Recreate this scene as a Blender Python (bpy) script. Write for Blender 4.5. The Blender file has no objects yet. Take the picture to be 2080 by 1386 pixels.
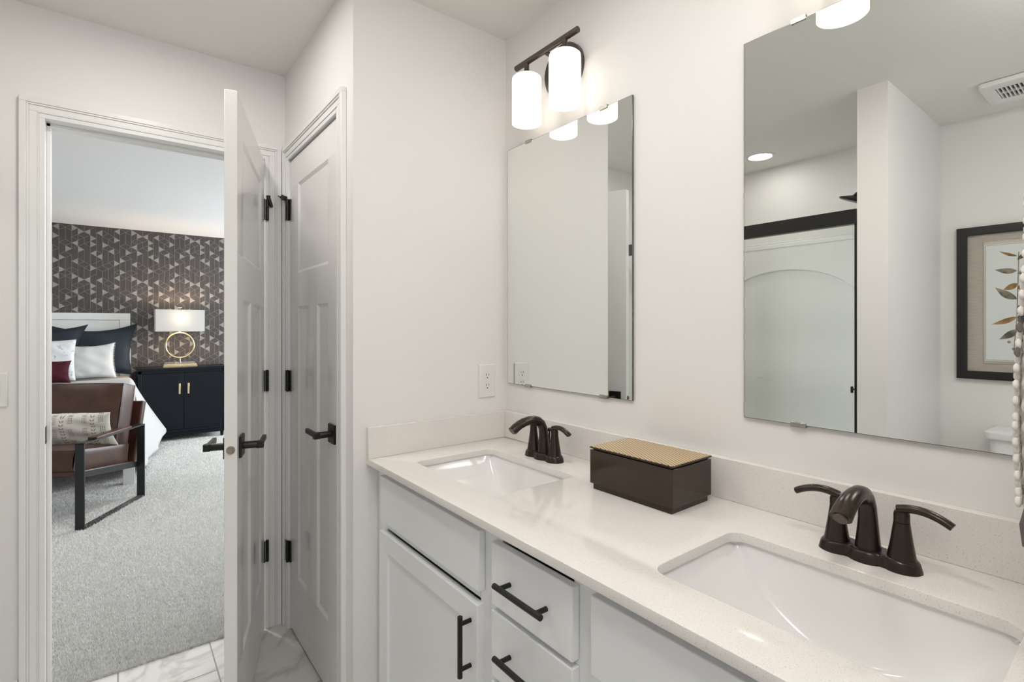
import bpy, bmesh, math, random
import numpy as np
from math import sin, cos, pi, radians, sqrt
from mathutils import Vector, Matrix
random.seed(7)
S = bpy.context.scene
COL = S.collection

# ---------------------------------------------------------------- camera
cam = bpy.data.cameras.new('camera')
cam.sensor_width = 36; cam.lens = 1032.45 / 2080 * 36
cam.shift_y = -29.5 / 2080; cam.clip_start = 0.02; cam.clip_end = 60
co = bpy.data.objects.new('camera', cam); COL.objects.link(co)
co.location = (1.5898, -1.202, 1.3202)
co.rotation_euler = (radians(90), 0, radians(90 - 37.782))
S.camera = co
# ---------------------------------------------------------------- world, exposure
w = bpy.data.worlds.new('world'); S.world = w; w.use_nodes = True
w.node_tree.nodes['Background'].inputs[0].default_value = (0.75, 0.87, 1.0, 1)
w.node_tree.nodes['Background'].inputs[1].default_value = 1.0
S.view_settings.view_transform = 'Standard'; S.view_settings.look = 'None'
S.view_settings.exposure = 0.09; S.view_settings.gamma = 1; S.view_settings.use_curve_mapping = False

def area_light(name, loc, rot, sx, sy, power, color):
    l = bpy.data.lights.new(name, 'AREA'); l.shape = 'RECTANGLE'; l.size = sx; l.size_y = sy
    l.energy = power; l.color = color
    o = bpy.data.objects.new(name, l); o.location = loc; o.rotation_euler = rot; COL.objects.link(o); return o
BED_W = 225.00       # daylight through the bedroom window (north side of the bedroom)
FILL_EAST_W = 4.00       # fill through an added, unseen window in the east wall
SHADE_E = 1.15      # vanity glass shades
DOWN_E = 29.50       # recessed light in the shower
FILL_BED = 290.00      # recessed fill lights added to the bedroom ceiling, out of view
FILL_VAN = 80.00      # added recessed fill light over the vanity, out of view
FILL_ENT = 105.00      # unseen recessed fill light added inside the entry
FILL_DOME = 22.50     # dome fill light added behind the camera
BULB_W = 15.00        # bedside lamp
area_light('daylight_and_fill', (-4.3, 2.42, 1.45), (radians(-90), 0, 0), 2.3, 1.7, BED_W, (0.88, 0.94, 1.0))
area_light('daylight_and_fill', (2.64, -1.45, 1.60), (radians(90), 0, radians(90)), 1.1, 1.1, FILL_EAST_W, (0.93, 0.96, 1.0))  # fill light behind the added east window

# ---------------------------------------------------------------- materials
M = {}
def mat(name, col, rough=0.5, metal=0.0, spec=0.5, emit=None, es=0.0, coat=0.0, trans=0.0, sss=0.0):
    m = bpy.data.materials.new(name); m.use_nodes = True
    b = m.node_tree.nodes['Principled BSDF']
    b.inputs['Base Color'].default_value = (*col, 1); b.inputs['Roughness'].default_value = rough
    b.inputs['Metallic'].default_value = metal; b.inputs['Specular IOR Level'].default_value = spec
    b.inputs['Coat Weight'].default_value = coat; b.inputs['Transmission Weight'].default_value = trans
    if emit: b.inputs['Emission Color'].default_value = (*emit, 1); b.inputs['Emission Strength'].default_value = es
    M[name] = m; return m
def N(m, t, **kw):
    n = m.node_tree.nodes.new(t)
    for k, v in kw.items():
        if k in n.inputs.keys(): n.inputs[k].default_value = v
        else: setattr(n, k, v)
    return n
def L(m, a, b): m.node_tree.links.new(a, b)
def coords(m, scale=(1, 1, 1), loc=(0, 0, 0), rot=(0, 0, 0)):
    t = N(m, 'ShaderNodeTexCoord'); p = N(m, 'ShaderNodeMapping')
    p.inputs['Scale'].default_value = scale; p.inputs['Location'].default_value = loc; p.inputs['Rotation'].default_value = rot
    L(m, t.outputs['Object'], p.inputs['Vector']); return p.outputs['Vector']
def bump(m, height, strength=0.1, dist=0.002):
    b = N(m, 'ShaderNodeBump'); b.inputs['Strength'].default_value = strength; b.inputs['Distance'].default_value = dist
    L(m, height, b.inputs['Height']); L(m, b.outputs['Normal'], m.node_tree.nodes['Principled BSDF'].inputs['Normal'])
def noise(m, vec, scale, detail=2, rough=0.5):
    n = N(m, 'ShaderNodeTexNoise'); n.inputs['Scale'].default_value = scale; n.inputs['Detail'].default_value = detail
    n.inputs['Roughness'].default_value = rough; L(m, vec, n.inputs['Vector']); return n.outputs['Fac']
def ramp(m, fac, stops):
    r = N(m, 'ShaderNodeValToRGB'); e = r.color_ramp.elements
    e[0].position, e[0].color = stops[0][0], (*stops[0][1], 1); e[1].position, e[1].color = stops[-1][0], (*stops[-1][1], 1)
    for p, c in stops[1:-1]:
        x = e.new(p); x.color = (*c, 1)
    L(m, fac, r.inputs['Fac']); return r.outputs['Color']
def setcol(m, out): L(m, out, m.node_tree.nodes['Principled BSDF'].inputs['Base Color'])
def mixc(m, fac, a, b):
    x = N(m, 'ShaderNodeMix', data_type='RGBA')
    if isinstance(fac, float): x.inputs[0].default_value = fac
    else: L(m, fac, x.inputs[0])
    for i, v in ((6, a), (7, b)):
        if isinstance(v, tuple): x.inputs[i].default_value = (*v, 1)
        else: L(m, v, x.inputs[i])
    return x.outputs[2]

WALLC = (0.86, 0.838, 0.815)
m = mat('wall_paint', WALLC, 0.55); v = coords(m); bump(m, noise(m, v, 220, 3), 0.06, 0.001)
m = mat('ceiling_paint', (0.86, 0.84, 0.805), 0.8); v = coords(m); bump(m, noise(m, v, 55, 4, 0.6), 0.35, 0.003)
m = mat('trim_paint', (0.86, 0.85, 0.83), 0.22); v = coords(m, (60, 60, 3)); bump(m, noise(m, v, 2, 2), 0.02, 0.001)
m = mat('door_paint', (0.86, 0.85, 0.83), 0.16); v = coords(m); bump(m, noise(m, v, 90, 2), 0.02, 0.001)
m = mat('cabinet_paint', (0.87, 0.872, 0.875), 0.3); v = coords(m); bump(m, noise(m, v, 120, 2), 0.015, 0.001)
m = mat('bedroom_paint', (0.78, 0.775, 0.765), 0.6); v = coords(m); bump(m, noise(m, v, 220, 3), 0.06, 0.001)
m = mat('bedroom_ceiling', (0.80, 0.795, 0.785), 0.8); v = coords(m); bump(m, noise(m, v, 55, 4, 0.6), 0.3, 0.003)
m = mat('quartz', (0.83, 0.79, 0.755), 0.11); v = coords(m)
c1 = ramp(m, noise(m, v, 460, 2), [(0.0, (0.42, 0.36, 0.30)), (0.30, (0.60, 0.54, 0.48)), (0.36, (0.835, 0.80, 0.76)), (1.0, (0.855, 0.82, 0.78))])
c2 = ramp(m, noise(m, v, 900, 1), [(0.0, (0.66, 0.61, 0.56)), (0.42, (1, 1, 1)), (1.0, (1, 1, 1))])
x = N(m, 'ShaderNodeMix', data_type='RGBA', blend_type='MULTIPLY'); x.inputs[0].default_value = 1.0
L(m, c1, x.inputs[6]); L(m, c2, x.inputs[7]); setcol(m, x.outputs[2])
m = mat('porcelain', (0.86, 0.85, 0.835), 0.11); v = coords(m); bump(m, noise(m, v, 8, 1), 0.01, 0.001)
m = mat('acrylic', (0.90, 0.90, 0.875), 0.35); v = coords(m); bump(m, noise(m, v, 6, 1), 0.01, 0.001)
m = mat('bronze', (0.040, 0.029, 0.022), 0.27, 0.55); v = coords(m); bump(m, noise(m, v, 500, 2), 0.02, 0.0005)
m = mat('black_metal', (0.014, 0.013, 0.011), 0.38, 0.3); v = coords(m); bump(m, noise(m, v, 500, 2), 0.02, 0.0005)
m = mat('fixture_bronze', (0.10, 0.078, 0.066), 0.35, 0.5); v = coords(m); bump(m, noise(m, v, 500, 2), 0.02, 0.0005)
m = mat('chrome', (0.46, 0.44, 0.41), 0.18, 1.0); v = coords(m); bump(m, noise(m, v, 200, 1), 0.01, 0.0005)
m = mat('nickel', (0.42, 0.37, 0.32), 0.3, 1.0); v = coords(m); bump(m, noise(m, v, 300, 1), 0.02, 0.0005)
m = mat('mirror_glass', (0.865, 0.885, 0.86), 0.0, 1.0)
m = mat('glass_edge', (0.16, 0.17, 0.165), 0.15, 0.6)
m = mat('plastic_white', (0.84, 0.825, 0.80), 0.25); v = coords(m); bump(m, noise(m, v, 60, 1), 0.01, 0.0005)
m = mat('slot_dark', (0.03, 0.028, 0.025), 0.6)
m = mat('shade_glass', (0.9, 0.88, 0.85), 0.2, emit=(1.0, 0.915, 0.815), es=SHADE_E)
for nm, es_ in (('lens_light', DOWN_E), ('lens_fill_bedroom', FILL_BED), ('lens_fill_vanity', FILL_VAN), ('lens_fill_entry', FILL_ENT), ('lens_fill_dome', FILL_DOME)):  # all but the shower lens belong to added fill lights
    m = mat(nm, (0.9, 0.9, 0.88), 0.3, emit=(1.0, 0.97, 0.935), es=es_)
# clear shower glass: thin sheet
m = mat('clear_glass', (0.95, 0.97, 0.96), 0.0)
nt = m.node_tree; out = nt.nodes['Material Output']
tr = N(m, 'ShaderNodeBsdfTransparent'); tr.inputs[0].default_value = (0.985, 0.99, 0.985, 1)
gl = N(m, 'ShaderNodeBsdfGlossy'); gl.inputs['Roughness'].default_value = 0.0
lw = N(m, 'ShaderNodeLayerWeight'); lw.inputs['Blend'].default_value = 0.5
pw = N(m, 'ShaderNodeMath', operation='POWER'); L(m, lw.outputs['Facing'], pw.inputs[0]); pw.inputs[1].default_value = 5.0
fr = N(m, 'ShaderNodeMath', operation='MULTIPLY_ADD'); L(m, pw.outputs[0], fr.inputs[0]); fr.inputs[1].default_value = 0.9; fr.inputs[2].default_value = 0.035
ms = N(m, 'ShaderNodeMixShader'); L(m, fr.outputs[0], ms.inputs[0]); L(m, tr.outputs[0], ms.inputs[1]); L(m, gl.outputs[0], ms.inputs[2]); L(m, ms.outputs[0], out.inputs[0])
# marble floor tile with grout
m = mat('marble_tile', (0.8, 0.79, 0.77), 0.18); v = coords(m)
br = N(m, 'ShaderNodeTexBrick'); br.offset = 0.5
mp = coords(m, loc=(0.648, 0.9, 0)); L(m, mp, br.inputs['Vector'])
br.inputs['Scale'].default_value = 1.0; br.inputs['Brick Width'].default_value = 0.61; br.inputs['Row Height'].default_value = 0.302
br.inputs['Mortar Size'].default_value = 0.0025; br.inputs['Mortar Smooth'].default_value = 0.0; br.inputs['Bias'].default_value = 0
for i in ('Color1', 'Color2'): br.inputs[i].default_value = (1, 1, 1, 1)
br.inputs['Mortar'].default_value = (0, 0, 0, 1)
wv = N(m, 'ShaderNodeTexNoise'); wv.inputs['Scale'].default_value = 2.3; wv.inputs['Detail'].default_value = 6; wv.inputs['Distortion'].default_value = 1.4
L(m, v, wv.inputs['Vector'])
vein = ramp(m, wv.outputs['Fac'], [(0.0, (0.74, 0.725, 0.70)), (0.445, (0.71, 0.695, 0.67)), (0.492, (0.54, 0.52, 0.49)), (0.54, (0.71, 0.695, 0.67)), (1.0, (0.75, 0.74, 0.72))])
setcol(m, mixc(m, br.outputs['Color'], (0.30, 0.285, 0.26), vein))
# carpet
m = mat('carpet', (0.5, 0.5, 0.49), 0.95, spec=0.1); v = coords(m)
n1 = noise(m, v, 160, 4, 0.7); n2 = noise(m, v, 5, 2)
c = ramp(m, n1, [(0.25, (0.36, 0.355, 0.34)), (0.5, (0.60, 0.595, 0.575)), (0.8, (0.72, 0.715, 0.70))])
setcol(m, mixc(m, ramp(m, n2, [(0.35, (0, 0, 0)), (0.65, (0.35, 0.35, 0.35))]), c, (0.52, 0.515, 0.50)))
bump(m, n1, 0.9, 0.008)
m = mat('carpet_yarn', (0.66, 0.655, 0.64), 0.95, spec=0.1); v = coords(m)
setcol(m, ramp(m, noise(m, v, 70, 3, 0.7), [(0.3, (0.66, 0.655, 0.635)), (0.5, (0.81, 0.81, 0.79)), (0.75, (0.88, 0.88, 0.86))]))
# wallpaper
m = mat('wallpaper_dark', (0.085, 0.075, 0.072), 0.45, 0.25); v = coords(m, (1, 130, 6)); f = noise(m, v, 1, 2)
setcol(m, ramp(m, f, [(0.3, (0.048, 0.042, 0.040)), (0.7, (0.080, 0.071, 0.068))]))
m = mat('wallpaper_light', (0.33, 0.315, 0.285), 0.4, 0.35); v = coords(m, (1, 8, 120)); f = noise(m, v, 1, 2)
setcol(m, ramp(m, f, [(0.3, (0.235, 0.226, 0.205)), (0.7, (0.34, 0.326, 0.296))]))
mat('wallpaper_line', (0.20, 0.188, 0.182), 0.4, 0.3)
# woven gold lid
m = mat('gold_weave', (0.6, 0.44, 0.25), 0.4, 0.3)
wa = N(m, 'ShaderNodeTexWave'); L(m, coords(m, (45, 45, 45), rot=(0, 0, radians(38))), wa.inputs['Vector']); wa.inputs['Scale'].default_value = 1.0
wb = N(m, 'ShaderNodeTexWave'); L(m, coords(m, (38, 38, 38), rot=(0, 0, radians(-58))), wb.inputs['Vector']); wb.inputs['Scale'].default_value = 1.0
ca = ramp(m, wa.outputs['Fac'], [(0.05, (0.33, 0.22, 0.11)), (0.35, (0.72, 0.56, 0.34)), (0.8, (0.86, 0.74, 0.54))])
cb = ramp(m, wb.outputs['Fac'], [(0.05, (0.45, 0.32, 0.18)), (0.3, (0.9, 0.82, 0.66)), (0.9, (1, 1, 1))])
x = N(m, 'ShaderNodeMix', data_type='RGBA', blend_type='MULTIPLY'); x.inputs[0].default_value = 1.0; L(m, ca, x.inputs[6]); L(m, cb, x.inputs[7]); setcol(m, x.outputs[2])
bump(m, wa.outputs['Fac'], 0.5, 0.001)
m = mat('lacquer_brown', (0.034, 0.020, 0.011), 0.10, spec=0.4); v = coords(m); bump(m, noise(m, v, 3, 1), 0.01, 0.001)
# fabrics
def fabric(name, col, sc=700, st=0.3, rough=0.9, var=0.12):
    m = mat(name, col, rough, spec=0.2); v = coords(m); f = noise(m, v, sc, 2)
    setcol(m, ramp(m, f, [(0.3, tuple(c * (1 - var) for c in col)), (0.7, tuple(min(1, c * (1 + var)) for c in col))])); bump(m, f, st, 0.001); return m
fabric('linen_charcoal', (0.027, 0.033, 0.041))
fabric('linen_white', (0.53, 0.53, 0.52), var=0.05)
fabric('velvet_burgundy', (0.048, 0.004, 0.011), 300, 0.2, 0.7, 0.3)
fabric('coverlet_white', (0.50, 0.505, 0.50), 400, 0.25, 0.9, 0.04)
fabric('mattress_ticking', (0.7, 0.7, 0.68))
m = mat('print_fabric', (0.7, 0.7, 0.7), 0.9, spec=0.2); v = coords(m)
setcol(m, ramp(m, noise(m, v, 16, 5, 0.65), [(0.33, (0.25, 0.26, 0.28)), (0.43, (0.62, 0.64, 0.66)), (0.52, (0.62, 0.63, 0.64)), (1.0, (0.66, 0.66, 0.67))]))
m = mat('leather', (0.12, 0.055, 0.036), 0.38, spec=0.4); v = coords(m); f = noise(m, v, 9, 4)
setcol(m, ramp(m, f, [(0.3, (0.036, 0.014, 0.008)), (0.7, (0.064, 0.026, 0.016))])); bump(m, noise(m, coords(m), 300, 3), 0.12, 0.0008)
m = mat('chair_steel', (0.026, 0.027, 0.030), 0.35, 0.5); v = coords(m); bump(m, noise(m, v, 400, 1), 0.02, 0.0005)
m = mat('headboard_paint', (0.76, 0.77, 0.76), 0.4); v = coords(m, (3, 40, 3)); bump(m, noise(m, v, 3, 2), 0.05, 0.001)
m = mat('navy_lacquer', (0.004, 0.0062, 0.0095), 0.40, spec=0.2); v = coords(m); bump(m, noise(m, v, 60, 1), 0.01, 0.001)
m = mat('brass', (0.72, 0.58, 0.36), 0.25, 1.0); v = coords(m); bump(m, noise(m, v, 200, 1), 0.01, 0.0005)
mat('crystal', (0.95, 0.97, 0.97), 0.02, trans=0.9)
m = mat('lamp_fabric', (0.80, 0.79, 0.76), 0.9)
df = N(m, 'ShaderNodeBsdfDiffuse'); df.inputs[0].default_value = (.56, .556, .54, 1); tl_ = N(m, 'ShaderNodeBsdfTranslucent'); tl_.inputs[0].default_value = (.80, .84, .88, 1)
mx = N(m, 'ShaderNodeMixShader'); mx.inputs[0].default_value = .17; L(m, df.outputs[0], mx.inputs[1]); L(m, tl_.outputs[0], mx.inputs[2]); L(m, mx.outputs[0], m.node_tree.nodes['Material Output'].inputs[0])
m = mat('knit_white', (0.72, 0.685, 0.64), 0.95, spec=0.1); v = coords(m)
mat('knit_dark', (0.16, 0.14, 0.13), 0.95, spec=0.1)
m = mat('frame_black', (0.010, 0.008, 0.007), 0.4); v = coords(m); bump(m, noise(m, v, 90, 1), 0.05, 0.001)
m = mat('mat_linen', (0.48, 0.43, 0.37), 0.9); v = coords(m, (4, 1, 90)); f = noise(m, v, 3, 3)
setcol(m, ramp(m, f, [(0.3, (0.42, 0.375, 0.32)), (0.7, (0.54, 0.49, 0.43))]))
mat('paper_white', (0.72, 0.74, 0.72), 0.6)
mat('fillet_silver', (0.55, 0.50, 0.44), 0.3, 0.6)
mat('line_brown', (0.16, 0.11, 0.07), 0.6)
m = mat('leaf_brown', (0.25, 0.15, 0.06), 0.8); v = coords(m); setcol(m, ramp(m, noise(m, v, 18, 3), [(0.35, (0.12, 0.085, 0.045)), (0.5, (0.33, 0.19, 0.07)), (0.65, (0.40, 0.30, 0.18))]))
m = mat('leaf_grey', (0.2, 0.17, 0.12), 0.8); v = coords(m); setcol(m, ramp(m, noise(m, v, 18, 3), [(0.35, (0.10, 0.09, 0.07)), (0.65, (0.36, 0.31, 0.23))]))
# patterned lumbar fabric (dotted blocks and arrow rows), drawn from object coordinates: x across, z up
m = mat('block_print', (0.62, 0.60, 0.55), 0.9, spec=0.2)
tc = N(m, 'ShaderNodeTexCoord'); sep = N(m, 'ShaderNodeSeparateXYZ'); L(m, tc.outputs['Object'], sep.inputs[0])
def mth(m, op, a, b=None, c=None):
    n = N(m, 'ShaderNodeMath', operation=op)
    for i, q in enumerate((a, b, c)):
        if q is None: continue
        if isinstance(q, (int, float)): n.inputs[i].default_value = q
        else: L(m, q, n.inputs[i])
    return n.outputs[0]
X_, Z_ = sep.outputs[0], sep.outputs[2]
px_ = mth(m, 'PINGPONG', mth(m, 'ADD', X_, 5.0), 0.095)                 # 0..0.095 mirrored bands
dot = mth(m, 'MULTIPLY', mth(m, 'LESS_THAN', mth(m, 'FRACT', mth(m, 'MULTIPLY', mth(m, 'ADD', X_, 5.0), 95.0)), 0.62), mth(m, 'LESS_THAN', mth(m, 'FRACT', mth(m, 'MULTIPLY', mth(m, 'ADD', Z_, 5.0), 95.0)), 0.62))
blk = mth(m, 'MULTIPLY', mth(m, 'GREATER_THAN', px_, 0.030), mth(m, 'LESS_THAN', px_, 0.062))
rows = mth(m, 'GREATER_THAN', mth(m, 'FRACT', mth(m, 'MULTIPLY', mth(m, 'ADD', Z_, 5.02), 10.0)), 0.28)
arrow = mth(m, 'MULTIPLY', mth(m, 'GREATER_THAN', px_, 0.082), mth(m, 'LESS_THAN', mth(m, 'FRACT', mth(m, 'ADD', mth(m, 'MULTIPLY', mth(m, 'ADD', Z_, 5.0), 42.0), mth(m, 'MULTIPLY', px_, 30.0))), 0.4))
arrow = mth(m, 'MULTIPLY', arrow, mth(m, 'LESS_THAN', px_, 0.0925))
ink = mth(m, 'MAXIMUM', mth(m, 'MULTIPLY', mth(m, 'MULTIPLY', dot, blk), rows), arrow)
setcol(m, mixc(m, mth(m, 'MULTIPLY', ink, 0.8), (0.62, 0.60, 0.55), (0.16, 0.12, 0.09)))

# ---------------------------------------------------------------- mesh helpers
class MB:
    """collects geometry for ONE mesh; each call takes a material slot index"""
    def __init__(s): s.v = []; s.f = []; s.m = []
    def add(s, vs, fs, mi=0):
        o = len(s.v); s.v += [tuple(p) for p in vs]; s.f += [tuple(i + o for i in f) for f in fs]; s.m += [mi] * len(fs); return s
    def box(s, x0, x1, y0, y1, z0, z1, mi=0):
        if x0 > x1: x0, x1 = x1, x0
        if y0 > y1: y0, y1 = y1, y0
        if z0 > z1: z0, z1 = z1, z0
        vs = [(x, y, z) for x in (x0, x1) for y in (y0, y1) for z in (z0, z1)]
        return s.add(vs, [(0, 1, 3, 2), (4, 6, 7, 5), (0, 4, 5, 1), (2, 3, 7, 6), (0, 2, 6, 4), (1, 5, 7, 3)], mi)
    def lathe(s, prof, c=(0, 0, 0), n=32, mi=0, axis='z', cap=True, sx=1, sy=1):
        vs = []; fs = []
        for r, h in prof:
            for k in range(n):
                a = 2 * pi * k / n; p = (r * cos(a) * sx, r * sin(a) * sy, h)
                if axis == 'y': p = (p[0], h, p[1])
                if axis == 'x': p = (h, p[0], p[1])
                vs.append((p[0] + c[0], p[1] + c[1], p[2] + c[2]))
        for i in range(len(prof) - 1):
            for k in range(n):
                fs.append((i * n + k, i * n + (k + 1) % n, (i + 1) * n + (k + 1) % n, (i + 1) * n + k))
        if cap:
            fs.append(tuple(range(n - 1, -1, -1))); fs.append(tuple((len(prof) - 1) * n + k for k in range(n)))
        return s.add(vs, fs, mi)
    def tube(s, pts, rad, n=12, mi=0, cap=True, flat=None):
        """swept tube; rad scalar or list; flat=(a,b) scales section along side/up"""
        P = [Vector(p) for p in pts]; R = rad if isinstance(rad, (list, tuple)) else [rad] * len(P)
        vs = []; fs = []; up = None
        for i, p in enumerate(P):
            t = (P[min(i + 1, len(P) - 1)] - P[max(i - 1, 0)]).normalized()
            if up is None:
                up = Vector((0, 0, 1)) if abs(t.z) < 0.9 else Vector((0, 1, 0))
            side = t.cross(up).normalized(); up = side.cross(t).normalized()
            fa, fb = (flat[i] if isinstance(flat, list) else flat) if flat else (1, 1)
            for k in range(n):
                a = 2 * pi * k / n; vs.append(p + side * (cos(a) * R[i] * fa) + up * (sin(a) * R[i] * fb))
        for i in range(len(P) - 1):
            for k in range(n): fs.append((i * n + k, i * n + (k + 1) % n, (i + 1) * n + (k + 1) % n, (i + 1) * n + k))
        if cap: fs.append(tuple(range(n - 1, -1, -1))); fs.append(tuple((len(P) - 1) * n + k for k in range(n)))
        return s.add(vs, fs, mi)
    def grid(s, fn, nu, nv, mi=0):
        vs = [fn(i / nu, j / nv) for i in range(nu + 1) for j in range(nv + 1)]
        fs = [(i * (nv + 1) + j, (i + 1) * (nv + 1) + j, (i + 1) * (nv + 1) + j + 1, i * (nv + 1) + j + 1) for i in range(nu) for j in range(nv)]
        return s.add(vs, fs, mi)
    def prism(s, poly, fn, a, b, mi=0):
        """poly 2D outline -> fn(u,v,h) at heights a and b"""
        n = len(poly); vs = [fn(u, v, a) for u, v in poly] + [fn(u, v, b) for u, v in poly]
        fs = [tuple(range(n - 1, -1, -1)), tuple(range(n, 2 * n))] + [(k, (k + 1) % n, n + (k + 1) % n, n + k) for k in range(n)]
        return s.add(vs, fs, mi)
    def xf(s, mtx):
        s.v = [tuple(mtx @ Vector(p)) for p in s.v]; return s

def tag(o, label=None, cat=None, group=None, kind=None):
    if label: o['label'] = label
    if cat: o['category'] = cat
    if group: o['group'] = group
    if kind: o['kind'] = kind
    return o
def build(name, mb, mats, parent=None, bevel=0.0, seg=2, smooth=40, sub=0, solid=0, weld=False, norm=True, origin=None):
    me = bpy.data.meshes.new(name)
    vs = mb.v
    if origin: vs = [(p[0] - origin[0], p[1] - origin[1], p[2] - origin[2]) for p in vs]
    me.from_pydata(vs, [], mb.f); me.update()
    if isinstance(mats, str): mats = [mats]
    for q in mats: me.materials.append(M[q])
    me.polygons.foreach_set('material_index', mb.m)
    bm = bmesh.new(); bm.from_mesh(me)
    if weld: bmesh.ops.remove_doubles(bm, verts=bm.verts, dist=1e-5)
    if norm: bmesh.ops.recalc_face_normals(bm, faces=bm.faces)
    ang = radians(smooth)
    for f in bm.faces: f.smooth = smooth > 0
    for e in bm.edges:
        if len(e.link_faces) == 2 and e.calc_face_angle(0) > ang: e.smooth = False
    bm.to_mesh(me); bm.free()
    o = bpy.data.objects.new(name, me); COL.objects.link(o)
    if origin: o.location = origin
    if parent: o.parent = parent
    if solid:
        q = o.modifiers.new('solid', 'SOLIDIFY'); q.thickness = solid; q.offset = 0
    if bevel:
        q = o.modifiers.new('bevel', 'BEVEL'); q.width = bevel; q.segments = seg; q.limit_method = 'ANGLE'; q.angle_limit = radians(35)
    if sub:
        q = o.modifiers.new('sub', 'SUBSURF'); q.levels = sub; q.render_levels = sub
    return o
def empty(name, loc, rz=0, rot=None):
    o = bpy.data.objects.new(name, None); o.empty_display_size = 0.05; o.location = loc
    o.rotation_euler = rot if rot else (0, 0, rz); COL.objects.link(o); return o
def copy_tree(o, parent=None, kids=None):
    c = o.copy(); COL.objects.link(c)
    if parent: c.parent = parent
    for ch in [q for q in list(COL.objects) if q.parent == o]: copy_tree(ch, c)
    return c
def struct(name, mb, mats, **k):
    return tag(build(name, mb, mats, **k), kind='structure')
def rrect(x0, x1, y0, y1, r, n=6):
    out = []
    for cx, cy, a0 in ((x1 - r, y1 - r, 0), (x0 + r, y1 - r, 90), (x0 + r, y0 + r, 180), (x1 - r, y0 + r, 270)):
        for k in range(n + 1):
            a = radians(a0 + 90 * k / n); out.append((cx + r * cos(a), cy + r * sin(a)))
    return out
def curve_slab(name, outlines, z0, z1, mat_, bev=0.0, parent=None, fn=None, smooth=40):
    """flat slab with holes (first outline outer), extruded z0..z1 with small rounded edge"""
    cu = bpy.data.curves.new(name, 'CURVE'); cu.dimensions = '2D'; cu.fill_mode = 'BOTH'
    for ol in outlines:
        sp = cu.splines.new('POLY'); sp.points.add(len(ol) - 1); sp.use_cyclic_u = True
        for p, q in zip(sp.points, ol): p.co = (q[0], q[1], 0, 1)
    cu.extrude = (z1 - z0) / 2 - bev; cu.bevel_depth = bev; cu.bevel_resolution = 2; cu.offset = -bev
    t = bpy.data.objects.new('tmp', cu); COL.objects.link(t)
    dg = bpy.context.evaluated_depsgraph_get(); dg.update()
    me = bpy.data.meshes.new_from_object(t.evaluated_get(dg)); bpy.data.objects.remove(t); bpy.data.curves.remove(cu)
    mb = MB(); zc = (z0 + z1) / 2
    vs = [(p.co.x, p.co.y, p.co.z + zc) for p in me.vertices]
    if fn: vs = [fn(*p) for p in vs]
    mb.add(vs, [tuple(p.vertices) for p in me.polygons]); bpy.data.meshes.remove(me)
    return build(name, mb, mat_, parent, smooth=smooth, weld=True)

H = 2.44
# ================================================================ SETTING
def wall_box(mb, x0, x1, y0, y1, z0=0, z1=H, along=None, holes=()):
    """solid wall with rectangular openings (a0,a1,h0,h1) along axis"""
    if not holes: mb.box(x0, x1, y0, y1, z0, z1); return mb
    lo, hi = (x0, x1) if along == 'x' else (y0, y1); cur = lo
    def seg(a, b, c, d):
        if b - a < 1e-6 or d - c < 1e-6: return
        if along == 'x': mb.box(a, b, y0, y1, c, d)
        else: mb.box(x0, x1, a, b, c, d)
    for a0, a1, h0, h1 in sorted(holes):
        seg(cur, a0, z0, z1); seg(a0, a1, z0, h0); seg(a0, a1, h1, z1); cur = a1
    seg(cur, hi, z0, z1); return mb
BW0, BW1 = -0.95, -0.835          # wall between bathroom and bedroom
DY0, DY1, DH = -1.405, -0.695, 2.052   # doorway
CY = -0.61                        # closet wall plane
CX0, CX1, CH = -0.757, -0.135, 2.045
struct('wall_north', MB().box(-0.83, 2.62, 0.0, 0.12, 0, H), 'wall_paint')
struct('wall_east_of_closet', MB().box(-0.10, 0.0, CY, 0.0, 0, H), 'wall_paint').name = 'wall_end'
struct('wall_closet', wall_box(MB(), BW1, -0.10, CY, CY + 0.11, along='x', holes=[(CX0 - 0.018, CX1 + 0.018, 0, CH + 0.018)]), 'wall_paint')
struct('wall_west', wall_box(MB(), BW0, BW1, -4.2, 2.3, along='y', holes=[(DY0 - 0.018, DY1 + 0.018, 0, DH + 0.018)]), 'wall_paint')
struct('wall_south', MB().box(BW1, 2.62, -2.57, -2.45, 0, H), 'wall_paint')
struct('wall_wing', MB().box(0.689, 0.811, -2.45, -1.58, 0, H), 'wall_paint')
struct('wall_east', wall_box(MB(), 2.5, 2.62, -2.45, 0.0, along='y', holes=[(-2.0, -0.9, 1.05, 2.15)]), 'wall_paint')
fill_win = tag(empty('fill_window_2', (2.56, -1.45, 1.05)), kind='structure')  # window added out of view to let in fill light
mb = MB()
for a, b, c, d in ((-.55, .55, 0, .05), (-.55, .55, 1.05, 1.10), (-.55, -.50, .05, 1.05), (.50, .55, .05, 1.05), (-.50, .50, .53, .57)): mb.box(-.03, .03, a, b, c, d)
build('window_frame', mb, 'trim_paint', fill_win, bevel=.003)
build('window_pane', MB().box(-.003, .003, -.50, .50, .05, 1.05), 'clear_glass', fill_win)
struct('wall_vanity_side', MB().box(1.60, 2.5, CY, 0.0, 0, H), 'wall_paint')
struct('floor', MB().box(-0.865, 2.62, -2.57, 0.12, -0.1, 0.0), 'marble_tile')
struct('ceiling', MB().box(-0.95, 2.62, -2.57, 0.12, H, H + 0.1), 'ceiling_paint')
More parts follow.
